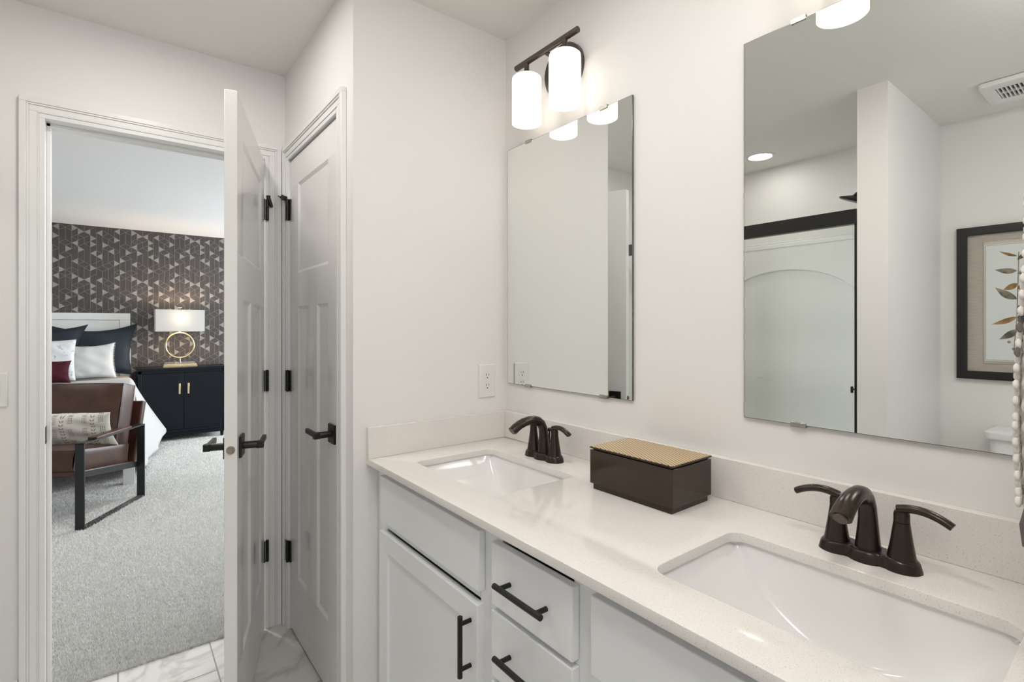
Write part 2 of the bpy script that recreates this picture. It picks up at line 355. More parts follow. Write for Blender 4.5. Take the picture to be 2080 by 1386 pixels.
# bedroom shell
BX = -5.75
struct('floor', MB().box(BX - 0.1, -0.865, -4.3, 2.4, -0.1, 0.002), 'carpet')
struct('ceiling', MB().box(BX - 0.1, -0.95, -4.3, 2.4, H, H + 0.1), 'bedroom_ceiling')
struct('wall_bedroom_south', MB().box(BX, BW0, -4.3, -4.2, 0, H), 'bedroom_paint')
struct('wall_bedroom_north', wall_box(MB(), BX, BW0, 2.3, 2.4, along='x', holes=[(-5.4, -3.2, 0.65, 2.2)]), 'bedroom_paint')
# wallpapered wall: a 10-column by 8-row repeat on a triangular lattice
YC0, CW, Z0, VU = -1.706, 0.0522, 2.402, 0.0663
mb = MB().box(BX - 0.1, BX, -4.3, 2.4, 0, H)
LT = [('R', 2, 0), ('R', 3, .5), ('L', 4, .5), ('R', 5, 1.5), ('R', 5, 2.5), ('L', 2, 2.5), ('R', 1, 3.5), ('R', 3, 3.5), ('R', 0, 5), ('R', 0, 7), ('L', 2, 5.5),
      ('R', 5, 6.5), ('L', 5, 4), ('L', 6, .5), ('L', 9, 0), ('R', 9, 1.5), ('R', 7, 2.5), ('L', 8, 3.5), ('L', 6, 4.5), ('R', 9, 5.5)]
DG = {0: [(-.5, 0), (.5, 0), (2.5, 2), (2.5, 3), (4.5, 4), (5.5, 5), (7.5, 7)], 1: [(0, -.5), (0, .5), (2, 2.5), (3, 2.5), (4, 4.5), (5, 4.5), (7, 6.5), (7, 7.5)],
      2: [(1.5, 1), (1.5, 2), (3.5, 3), (6.5, 7), (7.5, 7)], 3: [(1, 1.5), (2, 1.5), (3, 2.5), (5, 5.5), (6, 5.5), (6, 6.5)],
      4: [(1.5, 1), (2.5, 2), (2.5, 3), (5.5, 6), (6.5, 6), (6.5, 7)], 5: [(0, -.5), (6, 5.5)],
      6: [(3.5, 4), (5.5, 5), (6.5, 6), (6.5, 7)], 7: [(0, .5), (1, .5), (1, 1.5), (3, 3.5), (6, 5.5), (6, 6.5), (7, 6.5)],
      8: [(.5, 1), (1.5, 1), (1.5, 2), (2.5, 3), (5.5, 5), (5.5, 6), (6.5, 6)], 9: [(3, 3.5), (4, 3.5), (7, 6.5), (7, 7.5)]}
VT = {0: [(.5, 4.5), (5.5, 6.5)], 1: [(0, 2), (5, 8)], 2: [(.5, 3.5), (4.5, 7.5)], 3: [(1, 2), (4, 5), (6, 8)], 4: [(-.5, .5), (1.5, 2.5), (3.5, 5.5), (6.5, 7.5)],
      5: [(3, 6), (7, 8)], 6: [(.5, 3.5), (4.5, 7.5)], 7: [(1, 2), (3, 4), (5, 6), (7, 8)], 8: [(-.5, .5), (1.5, 2.5), (3.5, 5.5), (6.5, 7.5)], 9: [(0, 1), (4, 5), (6, 8)]}
def wpt(c, v, e): return (BX + e, YC0 + CW * c, Z0 - VU * v)
def wline(c0, v0, c1, v1):
    a = Vector(wpt(c0, v0, .0011)); b = Vector(wpt(c1, v1, .0011)); d = (b - a).normalized(); n = Vector((0, -d.z, d.y)) * 0.0017
    if min(a.z, b.z) < 0.02 or max(a.z, b.z) > 2.439 or min(a.y, b.y) < -4.15 or max(a.y, b.y) > 2.25: return
    mb.add([a - n, b - n, b + n, a + n], [(0, 1, 2, 3)], 2)
for pc in range(-5, 8):
    for pv in range(0, 5):
        C0, V0 = pc * 10, pv * 8
        for d_, c, v in LT:
            if d_ == 'R': T = [(c, v - .5), (c, v + .5), (c + 1, v)]
            else: T = [(c + 1, v - .5), (c + 1, v + .5), (c, v)]
            P = [wpt(C0 + a, V0 + b, .0007) for a, b in T]
            if min(p[2] for p in P) < 0.02 or max(p[2] for p in P) > 2.439 or min(p[1] for p in P) < -4.15 or max(p[1] for p in P) > 2.25: continue
            mb.add(P, [(0, 1, 2)], 1)
            for i in range(3): wline(C0 + T[i][0], V0 + T[i][1], C0 + T[(i + 1) % 3][0], V0 + T[(i + 1) % 3][1])
        for c, l in DG.items():
            for a, b in l: wline(C0 + c, V0 + a, C0 + c + 1, V0 + b)
        for c, l in VT.items():
            for a, b in l: wline(C0 + c, V0 + a, C0 + c, V0 + b)
wp = build('wall_bedroom_west', mb, ['wallpaper_dark', 'wallpaper_light', 'wallpaper_line'], smooth=0, norm=False); tag(wp, kind='structure')
# bedroom window (behind the bathroom wall in the photo; it is where the daylight comes from)
win = tag(empty('window_1', (-4.3, 2.35, 0.65)), kind='structure')
mb = MB()
for a, b, c, d in ((-1.1, 1.1, 0, .06), (-1.1, 1.1, 1.49, 1.55), (-1.1, -1.04, .06, 1.49), (1.04, 1.1, .06, 1.49), (-.03, .03, .06, 1.49)): mb.box(a, b, -0.03, 0.03, c, d)
build('window_frame', mb, 'trim_paint', win, bevel=0.004)
build('window_pane', MB().box(-1.04, 1.04, -0.003, 0.003, .06, 1.49), 'clear_glass', win)

# ---- carpet pile: individual yarn tufts near the doorway, uncountable
def carpet_pile():
    rs = np.random.RandomState(3); n = 500000
    x = -0.862 - (rs.rand(n) ** 1.6) * 4.85; y = -2.0 + rs.rand(n) * 2.45
    edge = np.minimum(y + 2.0, 0.45 - y) / 0.42        # pile thins out towards the unseen parts of the floor
    keep = rs.rand(n) < np.clip(edge, 0, 1) ; x = x[keep]; y = y[keep]
    ins = (x > BW0) & ((y < DY0 + .004) | (y > DY1 - .004)); x = x[~ins]; y = y[~ins]; n = len(x)
    a = rs.rand(n) * 2 * pi; l = 0.007 + rs.rand(n) * 0.007; wd = 0.0014 + rs.rand(n) * 0.0012; lean = rs.rand(n) * 0.010
    la = rs.rand(n) * 2 * pi; z0 = 0.000
    V = np.zeros((n, 3, 3), dtype=np.float32)
    V[:, 0, 0] = x - wd * np.cos(a); V[:, 0, 1] = y - wd * np.sin(a); V[:, 0, 2] = z0
    V[:, 1, 0] = x + wd * np.cos(a); V[:, 1, 1] = y + wd * np.sin(a); V[:, 1, 2] = z0
    V[:, 2, 0] = x + lean * np.cos(la); V[:, 2, 1] = y + lean * np.sin(la); V[:, 2, 2] = z0 + 0.002 + l
    me = bpy.data.meshes.new('carpet_pile'); me.vertices.add(3 * n); me.vertices.foreach_set('co', V.ravel())
    me.loops.add(3 * n); me.loops.foreach_set('vertex_index', np.arange(3 * n, dtype=np.int32))
    me.polygons.add(n); me.polygons.foreach_set('loop_start', np.arange(0, 3 * n, 3, dtype=np.int32)); me.polygons.foreach_set('loop_total', np.full(n, 3, dtype=np.int32))
    me.update(); me.validate(); me.materials.append(M['carpet_yarn'])
    o = bpy.data.objects.new('carpet_pile', me); COL.objects.link(o)
    tag(o, 'light grey cut pile carpet yarn covering the bedroom floor', 'carpet', kind='stuff')
carpet_pile()

# ---- casings: stepped profile U around an opening. fn(u, z, depth) -> world
def casing(name, fn, a0, a1, h, left=0.072, right=0.072, top=0.065):
    mb = MB()
    def bx(u0, u1, z0, z1, t):
        P = [fn(u, z, d) for u in (u0, u1) for z in (z0, z1) for d in (0, t)]
        mb.add(P, [(0, 1, 3, 2), (4, 6, 7, 5), (0, 4, 5, 1), (2, 3, 7, 6), (0, 2, 6, 4), (1, 5, 7, 3)])
    prof = [(0.0, 0.24, .009), (0.24, 0.30, .012), (0.30, 0.62, .0105), (0.62, 0.72, .0145), (0.72, 1.0, .018)]
    for p0, p1, t in prof:
        if left: bx(a0 - left * p1, a0 - left * p0, 0, h + top * p0 + (0 if p0 else 0), t)
        if right: bx(a1 + right * p0, a1 + right * p1, 0, h + top * p0, t)
        bx(a0 - left * p1, a1 + right * p1, h + top * p0, h + top * p1, t)
    return struct(name, mb, 'trim_paint', bevel=0.0012, seg=2)
casing('trim_1', lambda u, z, d: (BW1 + d, u, z), DY0, DY1, DH, left=0.066, right=0.066, top=0.064)
casing('trim_2', lambda u, z, d: (u, CY - d, z), CX0, CX1, CH, left=0.060, right=0.076, top=0.062)
# jambs
mb = MB()
for y0, y1 in ((DY0 - .018, DY0), (DY1, DY1 + .018)): mb.box(BW0 - .003, BW1, y0, y1, 0, DH + .018)
mb.box(BW0 - .003, BW1, DY0 - .018, DY1 + .018, DH, DH + .018)
mb.box(BW0 + .025, BW1 - .042, DY0, DY0 + .011, 0, DH); mb.box(BW0 + .025, BW1 - .042, DY1 - .011, DY1, 0, DH); mb.box(BW0 + .025, BW1 - .042, DY0, DY1, DH - .011, DH)
struct('trim_3', mb, 'trim_paint', bevel=0.001)
mb = MB()
for x0, x1 in ((CX0 - .018, CX0), (CX1, CX1 + .018)): mb.box(x0, x1, CY, CY + .11, 0, CH + .018)
mb.box(CX0, CX1, CY, CY + .11, CH, CH + .018)
mb.box(CX0, CX0 + .011, CY + .045, CY + .08, 0, CH); mb.box(CX1 - .011, CX1, CY + .045, CY + .08, 0, CH); mb.box(CX0, CX1, CY + .045, CY + .08, CH - .011, CH)
struct('trim_4', mb, 'trim_paint', bevel=0.001)
# baseboards
def base_board(name, x0, x1, y0, y1):
    return struct(name, MB().box(x0, x1, y0, y1, 0, .105), 'trim_paint', bevel=0.003)
base_board('baseboard_west', BW1, BW1 + .013, -1.58, DY0 - .068)
base_board('baseboard_south', .811, 2.5, -2.45, -2.437)
base_board('baseboard_wing', .811, .824, -2.437, -1.58)
base_board('baseboard_wing', .689, .824, -1.593, -1.58)
base_board('baseboard_bedroom_west', BX, BX + .013, -4.2, 2.3)
base_board('baseboard_bedroom_east', BW0 - .013, BW0, -4.2, DY0 - .07)
base_board('baseboard_bedroom_east', BW0 - .013, BW0, DY1 + .07, 2.3)
# strike plate on the left jamb
tag(build('strike_plate', MB().box(BW1 - .034, BW1 - .004, DY0, DY0 + .0022, .905, .965), 'black_metal', bevel=.0008), 'small black strike plate on the left jamb of the bedroom doorway', 'strike plate')

# ---- panel doors: local x along width from hinge edge, y thickness (0 front .. -t back), z up
def panel_leaf(w_, h_, t, panels, slope=0.012, rec=0.007, z0=0.0, both=True):
    mb = MB()
    xs = sorted({0, w_} | {p[0] for p in panels} | {p[1] for p in panels}); zs = sorted({z0, z0 + h_} | {p[2] for p in panels} | {p[3] for p in panels})
    def face(Y, s):
        for i in range(len(xs) - 1):
            for j in range(len(zs) - 1):
                a, b, c, d = xs[i], xs[i + 1], zs[j], zs[j + 1]
                inside = any(p[0] - 1e-6 <= a and b <= p[1] + 1e-6 and p[2] - 1e-6 <= c and d <= p[3] + 1e-6 for p in panels)
                if not inside: mb.add([(a, Y, c), (b, Y, c), (b, Y, d), (a, Y, d)], [(0, 1, 2, 3)])
        for a, b, c, d in panels:
            q = [(a, c), (b, c), (b, d), (a, d)]
            r1 = [(a + slope, c + slope), (b - slope, c + slope), (b - slope, d - slope), (a + slope, d - slope)]
            vs = [(x, Y, z) for x, z in q] + [(x, Y - s * rec, z) for x, z in r1]
            mb.add(vs, [(k, (k + 1) % 4, 4 + (k + 1) % 4, 4 + k) for k in range(4)] + [(4, 5, 6, 7)])
    face(0, 1)
    if both: face(-t, -1)
    else: mb.add([(0, -t, z0), (w_, -t, z0), (w_, -t, z0 + h_), (0, -t, z0 + h_)], [(0, 1, 2, 3)])
    # edges split on the same cut lines so the mesh is closed
    for i in range(len(xs) - 1):
        for Z in (z0, z0 + h_): mb.add([(xs[i], 0, Z), (xs[i + 1], 0, Z), (xs[i + 1], -t, Z), (xs[i], -t, Z)], [(0, 1, 2, 3)])
    for j in range(len(zs) - 1):
        for X in (0, w_): mb.add([(X, 0, zs[j]), (X, 0, zs[j + 1]), (X, -t, zs[j + 1]), (X, -t, zs[j])], [(0, 1, 2, 3)])
    return mb
def door_panels(w_):
    st = .115
    return [(st, w_ - st, 1.545, 1.922), (st, st + (w_ - 2 * st - .125) / 2, .262, 1.405), (w_ - st - (w_ - 2 * st - .125) / 2, w_ - st, .262, 1.405)]
def lever(parent, x, z, y, sgn, toward):
    """rose + neck + flat lever; sgn = side of the leaf, toward = direction of the lever (+1/-1 in x)"""
    h = build('lever_handle', MB().lathe([(.0115, 0), (.0115, .042), (.0100, .046)], n=20, axis='y').box(-.011, .011, .040, .060, -.011, .011).box(-.012, .112, .044, .056, -.0085, .0085), 'black_metal', parent, bevel=.0015)
    h.location = (x, y + sgn * .007, z); h.scale = (toward, sgn, 1)
    r = build('rose_plate', MB().box(-.033, .033, 0, .008, -.033, .033), 'black_metal', parent, bevel=.0015)
    r.location = (x, y, z); r.scale = (1, sgn, 1)
def hinge(parent, x, y, z, a, b):
    mb = MB().lathe([(.0068, -.045), (.0068, -.0155)], (x, y, z), 14).lathe([(.0068, -.0145), (.0068, .0145)], (x, y, z), 14).lathe([(.0068, .0155), (.0068, .045)], (x, y, z), 14).lathe([(.0045, -.047), (.0045, .047)], (x, y, z), 12)
    for (x0, x1, y0, y1) in (a, b): mb.box(x0, x1, y0, y1, z - .045, z + .045)
    return build('hinge', mb, 'black_metal', parent)
# open bathroom door
ang = math.atan2(-0.3072, 0.9517); LW = .705
d1 = tag(empty('door_1', (BW1 + .020, DY1 - .004, 0), ang), kind='structure')
build('door_leaf', panel_leaf(LW, 2.03, .035, door_panels(LW), z0=.008), 'door_paint', d1, bevel=.0012, weld=True, smooth=30)
LX = LW - .062
lever(d1, LX, .945, 0, 1, -1); lever(d1, LX, .945, -.035, -1, -1)
build('latch', MB().lathe([(.0125, 0), (.0125, .0016), (.0085, .0018), (.0085, .0010)], (LW, -.0175, .945), 24, axis='x').box(LW, LW + .009, -.023, -.012, .938, .952), 'nickel', d1)
for z in (1.828, 1.084, .342):
    hg = hinge(d1, -.004, .0105, z, (.0, .012, .0, .0035), (-.012, -.003, .004, .0075))
# closed closet door
d2 = tag(empty('door_2', (CX0 + .003, CY + .003, 0)), kind='structure')
CWd = CX1 - CX0 - .006
mbc = panel_leaf(CWd, 2.027, .035, door_panels(CWd), z0=.012)
mbc.v = [(x, -y, z) for x, y, z in mbc.v]     # front face looks towards -y
build('door_leaf', mbc, 'door_paint', d2, bevel=.0012, weld=True, smooth=30)
lever(d2, CWd - .062, .945, 0, -1, -1)
for z in (1.828, 1.084, .342):
    hinge(d2, -.0015, -.012, z, (-.030, .0, -.016, -.009), (.0, .014, -.006, .0))
# little sprung door stops on the top hinges
def door_stop(parent, loc, rz):
    mb = MB().tube([(0, 0, 0), (.018, 0, .010), (.034, 0, .006)], [.008, .007, .004], 10).tube([(.030, 0, .006), (.060, .0, .020)], [.0035, .0015], 8).box(-.008, .010, -.010, .010, -.010, .006)
    o = build('hinge_stop', mb, 'black_metal', parent); o.location = loc; o.rotation_euler = (0, 0, rz); return o
door_stop(d2, (-.010, -.022, 1.880), radians(195))
o = build('hinge_stop', MB().tube([(0, 0, 0), (.004, .012, -.035)], [.009, .007], 10).tube([(0, 0, -.01), (0, -.002, .014)], [.007, .009], 10), 'black_metal', d1); o.location = (-.010, .016, 1.878)

# ================================================================ VANITY
VZ = .8938
vc = tag(empty('vanity_cabinet', (0, 0, 0)), 'white painted double vanity cabinet with slab drawer fronts below the quartz counter', 'cabinet')
FY = -.526; FT = .019; FF = FY - FT   # face frame plane, front plane y
mb = MB().box(.001, .019, FY + .02, -.001, .10, VZ - .022).box(1.581, 1.599, FY + .02, -.001, .10, VZ - .022).box(.019, 1.581, FY + .02, -.001, .10, .118).box(.019, 1.581, -.012, -.001, .118, VZ - .022)
for xx in (.640, .945): mb.box(xx - .008, xx + .008, FY + .02, -.012, .118, VZ - .022)
mb.box(.05, 1.55, FY + .08, -.02, 0.0, .10)
build('carcass', mb, 'cabinet_paint', vc)
mb = MB()
for a, b in ((.001, .075), (.598, .685), (.908, .985), (1.510, 1.599)): mb.box(a, b, FY, FY + .02, .10, VZ - .022)
for a, b in ((.075, .598), (.685, .908), (.985, 1.510)):
    mb.box(a, b, FY, FY + .02, .845, VZ - .022); mb.box(a, b, FY, FY + .02, .10, .125); mb.box(a, b, FY, FY + .02, .68, .705)
build('face_frame', mb, 'cabinet_paint', vc, bevel=.0008)
def slab_front(name, x0, x1, z0, z1):
    o = build(name, MB().box(x0, x1, FF, FY, z0, z1), 'cabinet_paint', vc, bevel=.002, seg=2); return o
def bar_pull(parent, cx, cz, length, vertical):
    mb = MB(); hb = length / 2; ho = hb - .018
    ends = [(0, 0, -hb), (0, 0, hb)] if vertical else [(-hb, 0, 0), (hb, 0, 0)]
    mb.tube(ends, .0062, 16)
    for s in (-ho, ho):
        p = (0, 0, s) if vertical else (s, 0, 0)
        mb.tube([p, (p[0], .030, p[2])], .0052, 14)
    o = build('bar_pull', mb, 'black_metal', parent, bevel=.0008); o.location = (cx, FF - .0295, cz); return o
slab_front('false_drawer_front', .060, .617, .707, .848); slab_front('false_drawer_front', .967, 1.525, .707, .848)
d = slab_front('drawer_front', .667, .922, .703, .842); bar_pull(d, .793, .772, .152, False)
d = slab_front('drawer_front', .667, .922, .545, .691); bar_pull(d, .793, .618, .152, False)
d = slab_front('drawer_front', .667, .922, .130, .533); bar_pull(d, .793, .430, .152, False)
def shaker(x0, x1, z0, z1, px, pz):
    w_ = x1 - x0; mb = panel_leaf(w_, z1 - z0, FT, [(.055, w_ - .055, z0 + .055, z1 - .055)], slope=.003, rec=.008, z0=z0, both=False)
    mb.v = [(x0 + x, FF - y, z) for x, y, z in mb.v]
    o = build('cabinet_door', mb, 'cabinet_paint', vc, bevel=.0015, weld=True, smooth=30); bar_pull(o, px, pz, .142, True); return o
shaker(.055, .612, .130, .674, .583, .575)
shaker(.967, 1.244, .130, .674, 1.216, .575); shaker(1.249, 1.525, .130, .674, 1.277, .575)
# countertop with two cut-outs
S1 = (.137, .556, -.462, -.171); S2 = (1.033, 1.468, -.462, -.182)
ct = curve_slab('countertop', [[(0, -.567), (1.60, -.567), (1.60, 0), (0, 0)], rrect(*S1, .022)[::-1], rrect(*S2, .030)[::-1]], VZ - .020, VZ, 'quartz', bev=.0015)
tag(ct, 'white speckled quartz countertop with two sink cut-outs on the vanity', 'countertop')
o = build('backsplash', MB().box(.0205, 1.5795, -.020, -.0005, VZ, .9945), 'quartz', bevel=.0012)
tag(o, 'long quartz backsplash strip standing on the counter under the two mirrors', 'backsplash', 'quartz splash strips')
o = build('backsplash', MB().box(.0005, .020, -.567, -.0005, VZ, .9945), 'quartz', bevel=.0012)
tag(o, 'short quartz side splash against the wall with the power outlet', 'backsplash', 'quartz splash strips')
o = build('backsplash', MB().box(1.58, 1.5995, -.567, -.0005, VZ, .9945), 'quartz', bevel=.0012)
tag(o, 'short quartz side splash at the right end of the counter', 'backsplash', 'quartz splash strips')
def sink(R, label):
    x0, x1, y0, y1 = R; cx, cy = (x0 + x1) / 2, (y0 + y1) / 2; hw, hh = (x1 - x0) / 2 + .006, (y1 - y0) / 2 + .006
    t = tag(empty('sink', (cx, cy, VZ - .0205)), label, 'sink', 'undermount vanity sinks')
    D = .145; n = 56
    def f(u, v):
        a, b = 2 * u - 1, 2 * v - 1
        e = .30
        # squircle-mapped plan so the corners stay round
        g = max(0.0, 1 - abs(a) ** 1.9); hgt = (1 - abs(b) ** 12) ** .9 if abs(b) < 1 else 0
        z = -D * (g ** .85) * hgt
        X = a * hw; Y = b * hh * (1 - .04 * (1 - abs(a)) * 0)
        if a * a + b * b > 1.4:
            pass
        return (X, Y, z)
    mb = MB().grid(f, n, n)
    build('basin', mb, 'porcelain', t, smooth=80)
    mb = MB()   # rim flange glued under the stone
    ol = rrect(-hw - .02, hw + .02, -hh - .02, hh + .02, .03); il = rrect(-hw + .0005, hw - .0005, -hh + .0005, hh - .0005, .024)
    k = len(ol); mb.add([(a, b, 0) for a, b in ol] + [(a, b, 0) for a, b in il] + [(a, b, -.012) for a, b in ol] + [(a, b, -.012) for a, b in il],
        [(i, (i + 1) % k, k + (i + 1) % k, k + i) for i in range(k)] + [(2 * k + i, 2 * k + (i + 1) % k, 3 * k + (i + 1) % k, 3 * k + i) for i in range(k)] + [(i, (i + 1) % k, 2 * k + (i + 1) % k, 2 * k + i) for i in range(k)] + [(k + i, k + (i + 1) % k, 3 * k + (i + 1) % k, 3 * k + i) for i in range(k)])
    build('rim', mb, 'porcelain', t)
    build('drain', MB().lathe([(.030, 0), (.030, .002), (.024, .004), (.020, .006), (.0, .0065)], (0, 0, -D + .001), 28), 'bronze', t)
    return t
sink(S1, 'rectangular white undermount sink farther from the camera beside the outlet wall')
sink(S2, 'rectangular white undermount sink nearest the camera, right of the brown box')

# ---- faucets
def faucet():
    t = empty('faucet', (0, 0, 0))
    # base plate: three swelling lobes
    ol = []
    for k in range(64):
        a = 2 * pi * k / 64; x = .082 * cos(a); 
        ol.append(x)
    def half(x):
        lobes = max(math.sqrt(max(0, 1 - ((x - c) / r) ** 2)) * r * sy for c, r, sy in ((-.051, .031, .92), (0, .034, .95), (.051, .031, .92)))
        return max(lobes, .0225 if abs(x) < .051 else 0)
    xs = [-.082 + .164 * k / 48 for k in range(49)]
    up = [(x, half(x)) for x in xs]; ol = up + [(x, -y) for x, y in reversed(up[1:-1])]
    mb = MB(); layers = [(0, 1.0), (.014, .955), (.019, .90), (.021, .80)]; n = len(ol)
    vs = [(x * s, y * s, z) for z, s in layers for x, y in ol]
    fs = [(i * n + k, i * n + (k + 1) % n, (i + 1) * n + (k + 1) % n, (i + 1) * n + k) for i in range(3) for k in range(n)]
    fs += [tuple(range(n - 1, -1, -1)), tuple(3 * n + k for k in range(n))]
    mb.add(vs, fs); build('base_plate', mb, 'bronze', t, smooth=50)
    # spout column and gooseneck
    pts = [(0, 0, .012), (0, 0, .045), (0, -.0005, .075), (0, -.004, .098), (0, -.012, .1135), (0, -.025, .1235), (0, -.043, .1285), (0, -.063, .1285), (0, -.083, .1255), (0, -.101, .1195), (0, -.116, .112), (0, -.128, .1035)]
    rr = [.0215, .0180, .0155, .0145, .0142, .0142, .0144, .0146, .0148, .0150, .0151, .0150]
    fl = [(1, 1)] * 4 + [(1 + .025 * i, 1 - .022 * i) for i in range(len(pts) - 4)]
    build('spout', MB().tube(pts, rr, 24, flat=fl), 'bronze', t, smooth=60)
    tip = Vector(pts[-1]); dr = (Vector(pts[-1]) - Vector(pts[-2])).normalized()
    build('aerator', MB().tube([tip - dr * .002, tip + dr * .003], .0112, 20), 'fixture_bronze', t)
    build('lift_rod', MB().tube([(0, .022, .015), (0, .024, .085)], .0028, 10).lathe([(.002, 0), (.0065, .004), (.0065, .010), (.002, .014)], (0, .024, .082), 16), 'bronze', t)
    for s in (-1, 1):
        h = build('handle', MB().lathe([(.0240, .010), (.0205, .026), (.0165, .050), (.0130, .076), (.0122, .082)], (s * .051, 0, 0), 28).lathe([(.0121, .083), (.0119, .097), (.0105, .1015), (.005, .1035)], (s * .051, 0, 0), 28), 'bronze', t, smooth=50)
        P = []; R_ = []; F = []
        for k in range(11):
            q = k / 10; P.append((s * (.046 + .076 * q), -.002 - .004 * q, .096 + .016 * sin(pi * (.18 + .62 * q)) - .010 * q * q)); R_.append(.0092 + .0004 * q); F.append((1.0, .80 - .12 * q))
        build('lever', MB().tube(P, R_, 16, flat=F), 'bronze', h, smooth=60)
    return t
fa = faucet(); fa.location = (1.252, -.112, VZ)
tag(fa, 'dark bronze two handle faucet behind the nearest sink', 'faucet', 'bronze vanity faucets')
fb = copy_tree(fa); fb.location = (.352, -.112, VZ)
tag(fb, 'dark bronze two handle faucet behind the farther sink, below the smaller looking mirror', 'faucet', 'bronze vanity faucets')

# ---- decorative box
bx = tag(empty('trinket_box', (.782, -.136, VZ)), 'glossy dark brown keepsake box with a gold woven lid on the counter between the sinks', 'box')
bx.rotation_euler = (0, 0, radians(0.5))
build('plinth', MB().box(-.119, .119, -.076, .073, 0, .017), 'lacquer_brown', bx, bevel=.0006)
build('body', MB().box(-.125, .125, -.082, .079, .0155, .103), 'lacquer_brown', bx, bevel=.0008)
build('lid_seal', MB().box(-.119, .119, -.076, .073, .103, .107), 'slot_dark', bx)
ld = build('lid', MB().box(-.126, .126, -.083, .080, .107, .1105), 'lacquer_brown', bx, bevel=.0006)
build('woven_top', MB().box(-.1245, .1245, -.0815, .0785, .1105, .1118), 'gold_weave', ld)

# ---- mirrors
def mirror(x0, x1, label):
    t = tag(empty('mirror', (x0, 0, 1.1015)), label, 'mirror', 'frameless vanity mirrors')
    w_ = x1 - x0; h_ = .9
    build('glass', MB().box(0, w_, -.0085, -.0025, 0, h_, 1).add([(.001, -.0087, .001), (w_ - .001, -.0087, .001), (w_ - .001, -.0087, h_ - .001), (.001, -.0087, h_ - .001)], [(0, 1, 2, 3)], 0), ['mirror_glass', 'glass_edge'], t, norm=False, smooth=0)
    for cx in (.125, w_ - .112):
        for z, s in ((0, -1), (h_, 1)):
            c = build('clip', MB().box(-.016, .016, -.0115, -.0090, -.006, .005).box(-.016, .016, -.0115, -.001, .003, .005), 'chrome', t, bevel=.001)
            c.location = (cx, 0, z); c.scale = (1, 1, s)
    return t
mirror(.023, .627, 'frameless rectangular wall mirror above the farther sink')
mirror(.963, 1.567, 'frameless rectangular wall mirror above the nearest sink, reflecting the shower')

# ---- vanity lights
def vanity_light():
    t = empty('vanity_light', (0, 0, 0))
    build('backplate', MB().lathe([(.060, 0), (.060, .004), (.0, .004)], n=8).xf(Matrix.Identity(4)) if False else MB().lathe([(.088, -.001), (.088, -.018), (.082, -.024), (.0, -.024)], (0, 0, -.018), 48, axis='y', cap=False), 'fixture_bronze', t)
    build('arm', MB().tube([(0, -.02, .005), (0, -.095, .018)], .0075, 14), 'fixture_bronze', t)
    build('bar', MB().tube([(-.152, -.095, .022), (.152, -.095, .022)], .0098, 18), 'fixture_bronze', t, bevel=.001)
    for s in (-1, 1):
        c = build('shade_holder', MB().lathe([(.0085, .018), (.0085, -.016), (.011, -.020), (.036, -.024), (.038, -.029), (.0, -.029)], (s * .094, -.095, 0), 28, cap=False), 'fixture_bronze', t)
        prof = [(.030, -.028), (.044, -.029), (.0495, -.034), (.0505, -.042), (.0505, -.189), (.0475, -.189), (.0475, -.040), (.030, -.033)]
        build('glass_shade', MB().lathe(prof, (s * .094, -.095, 0), 40, cap=False), 'shade_glass', c)
        build('bulb', MB().lathe([(.012, -.035), (.016, -.07), (.030, -.110), (.032, -.130), (.024, -.152), (.0, -.160)], (s * .094, -.095, 0), 24, cap=False), 'shade_glass', c)
    return t
va = vanity_light(); va.location = (.338, 0, 2.204)
tag(va, 'two shade bronze bar wall light above the farther mirror', 'wall light', 'bronze vanity lights')
vb = copy_tree(va); vb.location = (1.238, 0, 2.204)
tag(vb, 'two shade bronze bar wall light above the nearest mirror, seen only in its reflection', 'wall light', 'bronze vanity lights')

# ---- outlet and switch
t = tag(empty('power_outlet', (0, -.0935, 1.114)), 'white duplex power outlet on the wall above the side splash', 'outlet')
build('cover_plate', MB().box(0, .006, -.0355, .0355, -.0625, .0625), 'plastic_white', t, bevel=.003, seg=3)
for z in (.0195, -.0195):
    r = build('socket', MB().prism([(a, b) for a, b in rrect(-.0165, .0165, -.0145, .0145, .012)], lambda u, v, h: (h, u, v + z), .005, .0078), 'plastic_white', t)
    build('slot', MB().box(.0070, .0081, -.0070, -.0050, z - .001, z + .009).box(.0070, .0081, .0050, .0068, z, z + .008).lathe([(.0026, .0070), (.0026, .0081)], (0, 0, z - .0075), 12, axis='x'), 'slot_dark', r)
build('screw', MB().lathe([(.0025, .006), (.0022, .0075)], (0, 0, 0), 12, axis='x'), 'plastic_white', t)
t = tag(empty('light_switch', (BW1, -1.5335, 1.105)), 'white rocker light switch plate left of the bedroom doorway', 'switch')
build('cover_plate', MB().box(0, .006, -.035, .035, -.0585, .0585), 'plastic_white', t, bevel=.003, seg=3)
build('rocker', MB().box(.005, .009, -.0165, .0165, -.033, .033), 'plastic_white', t, bevel=.001)

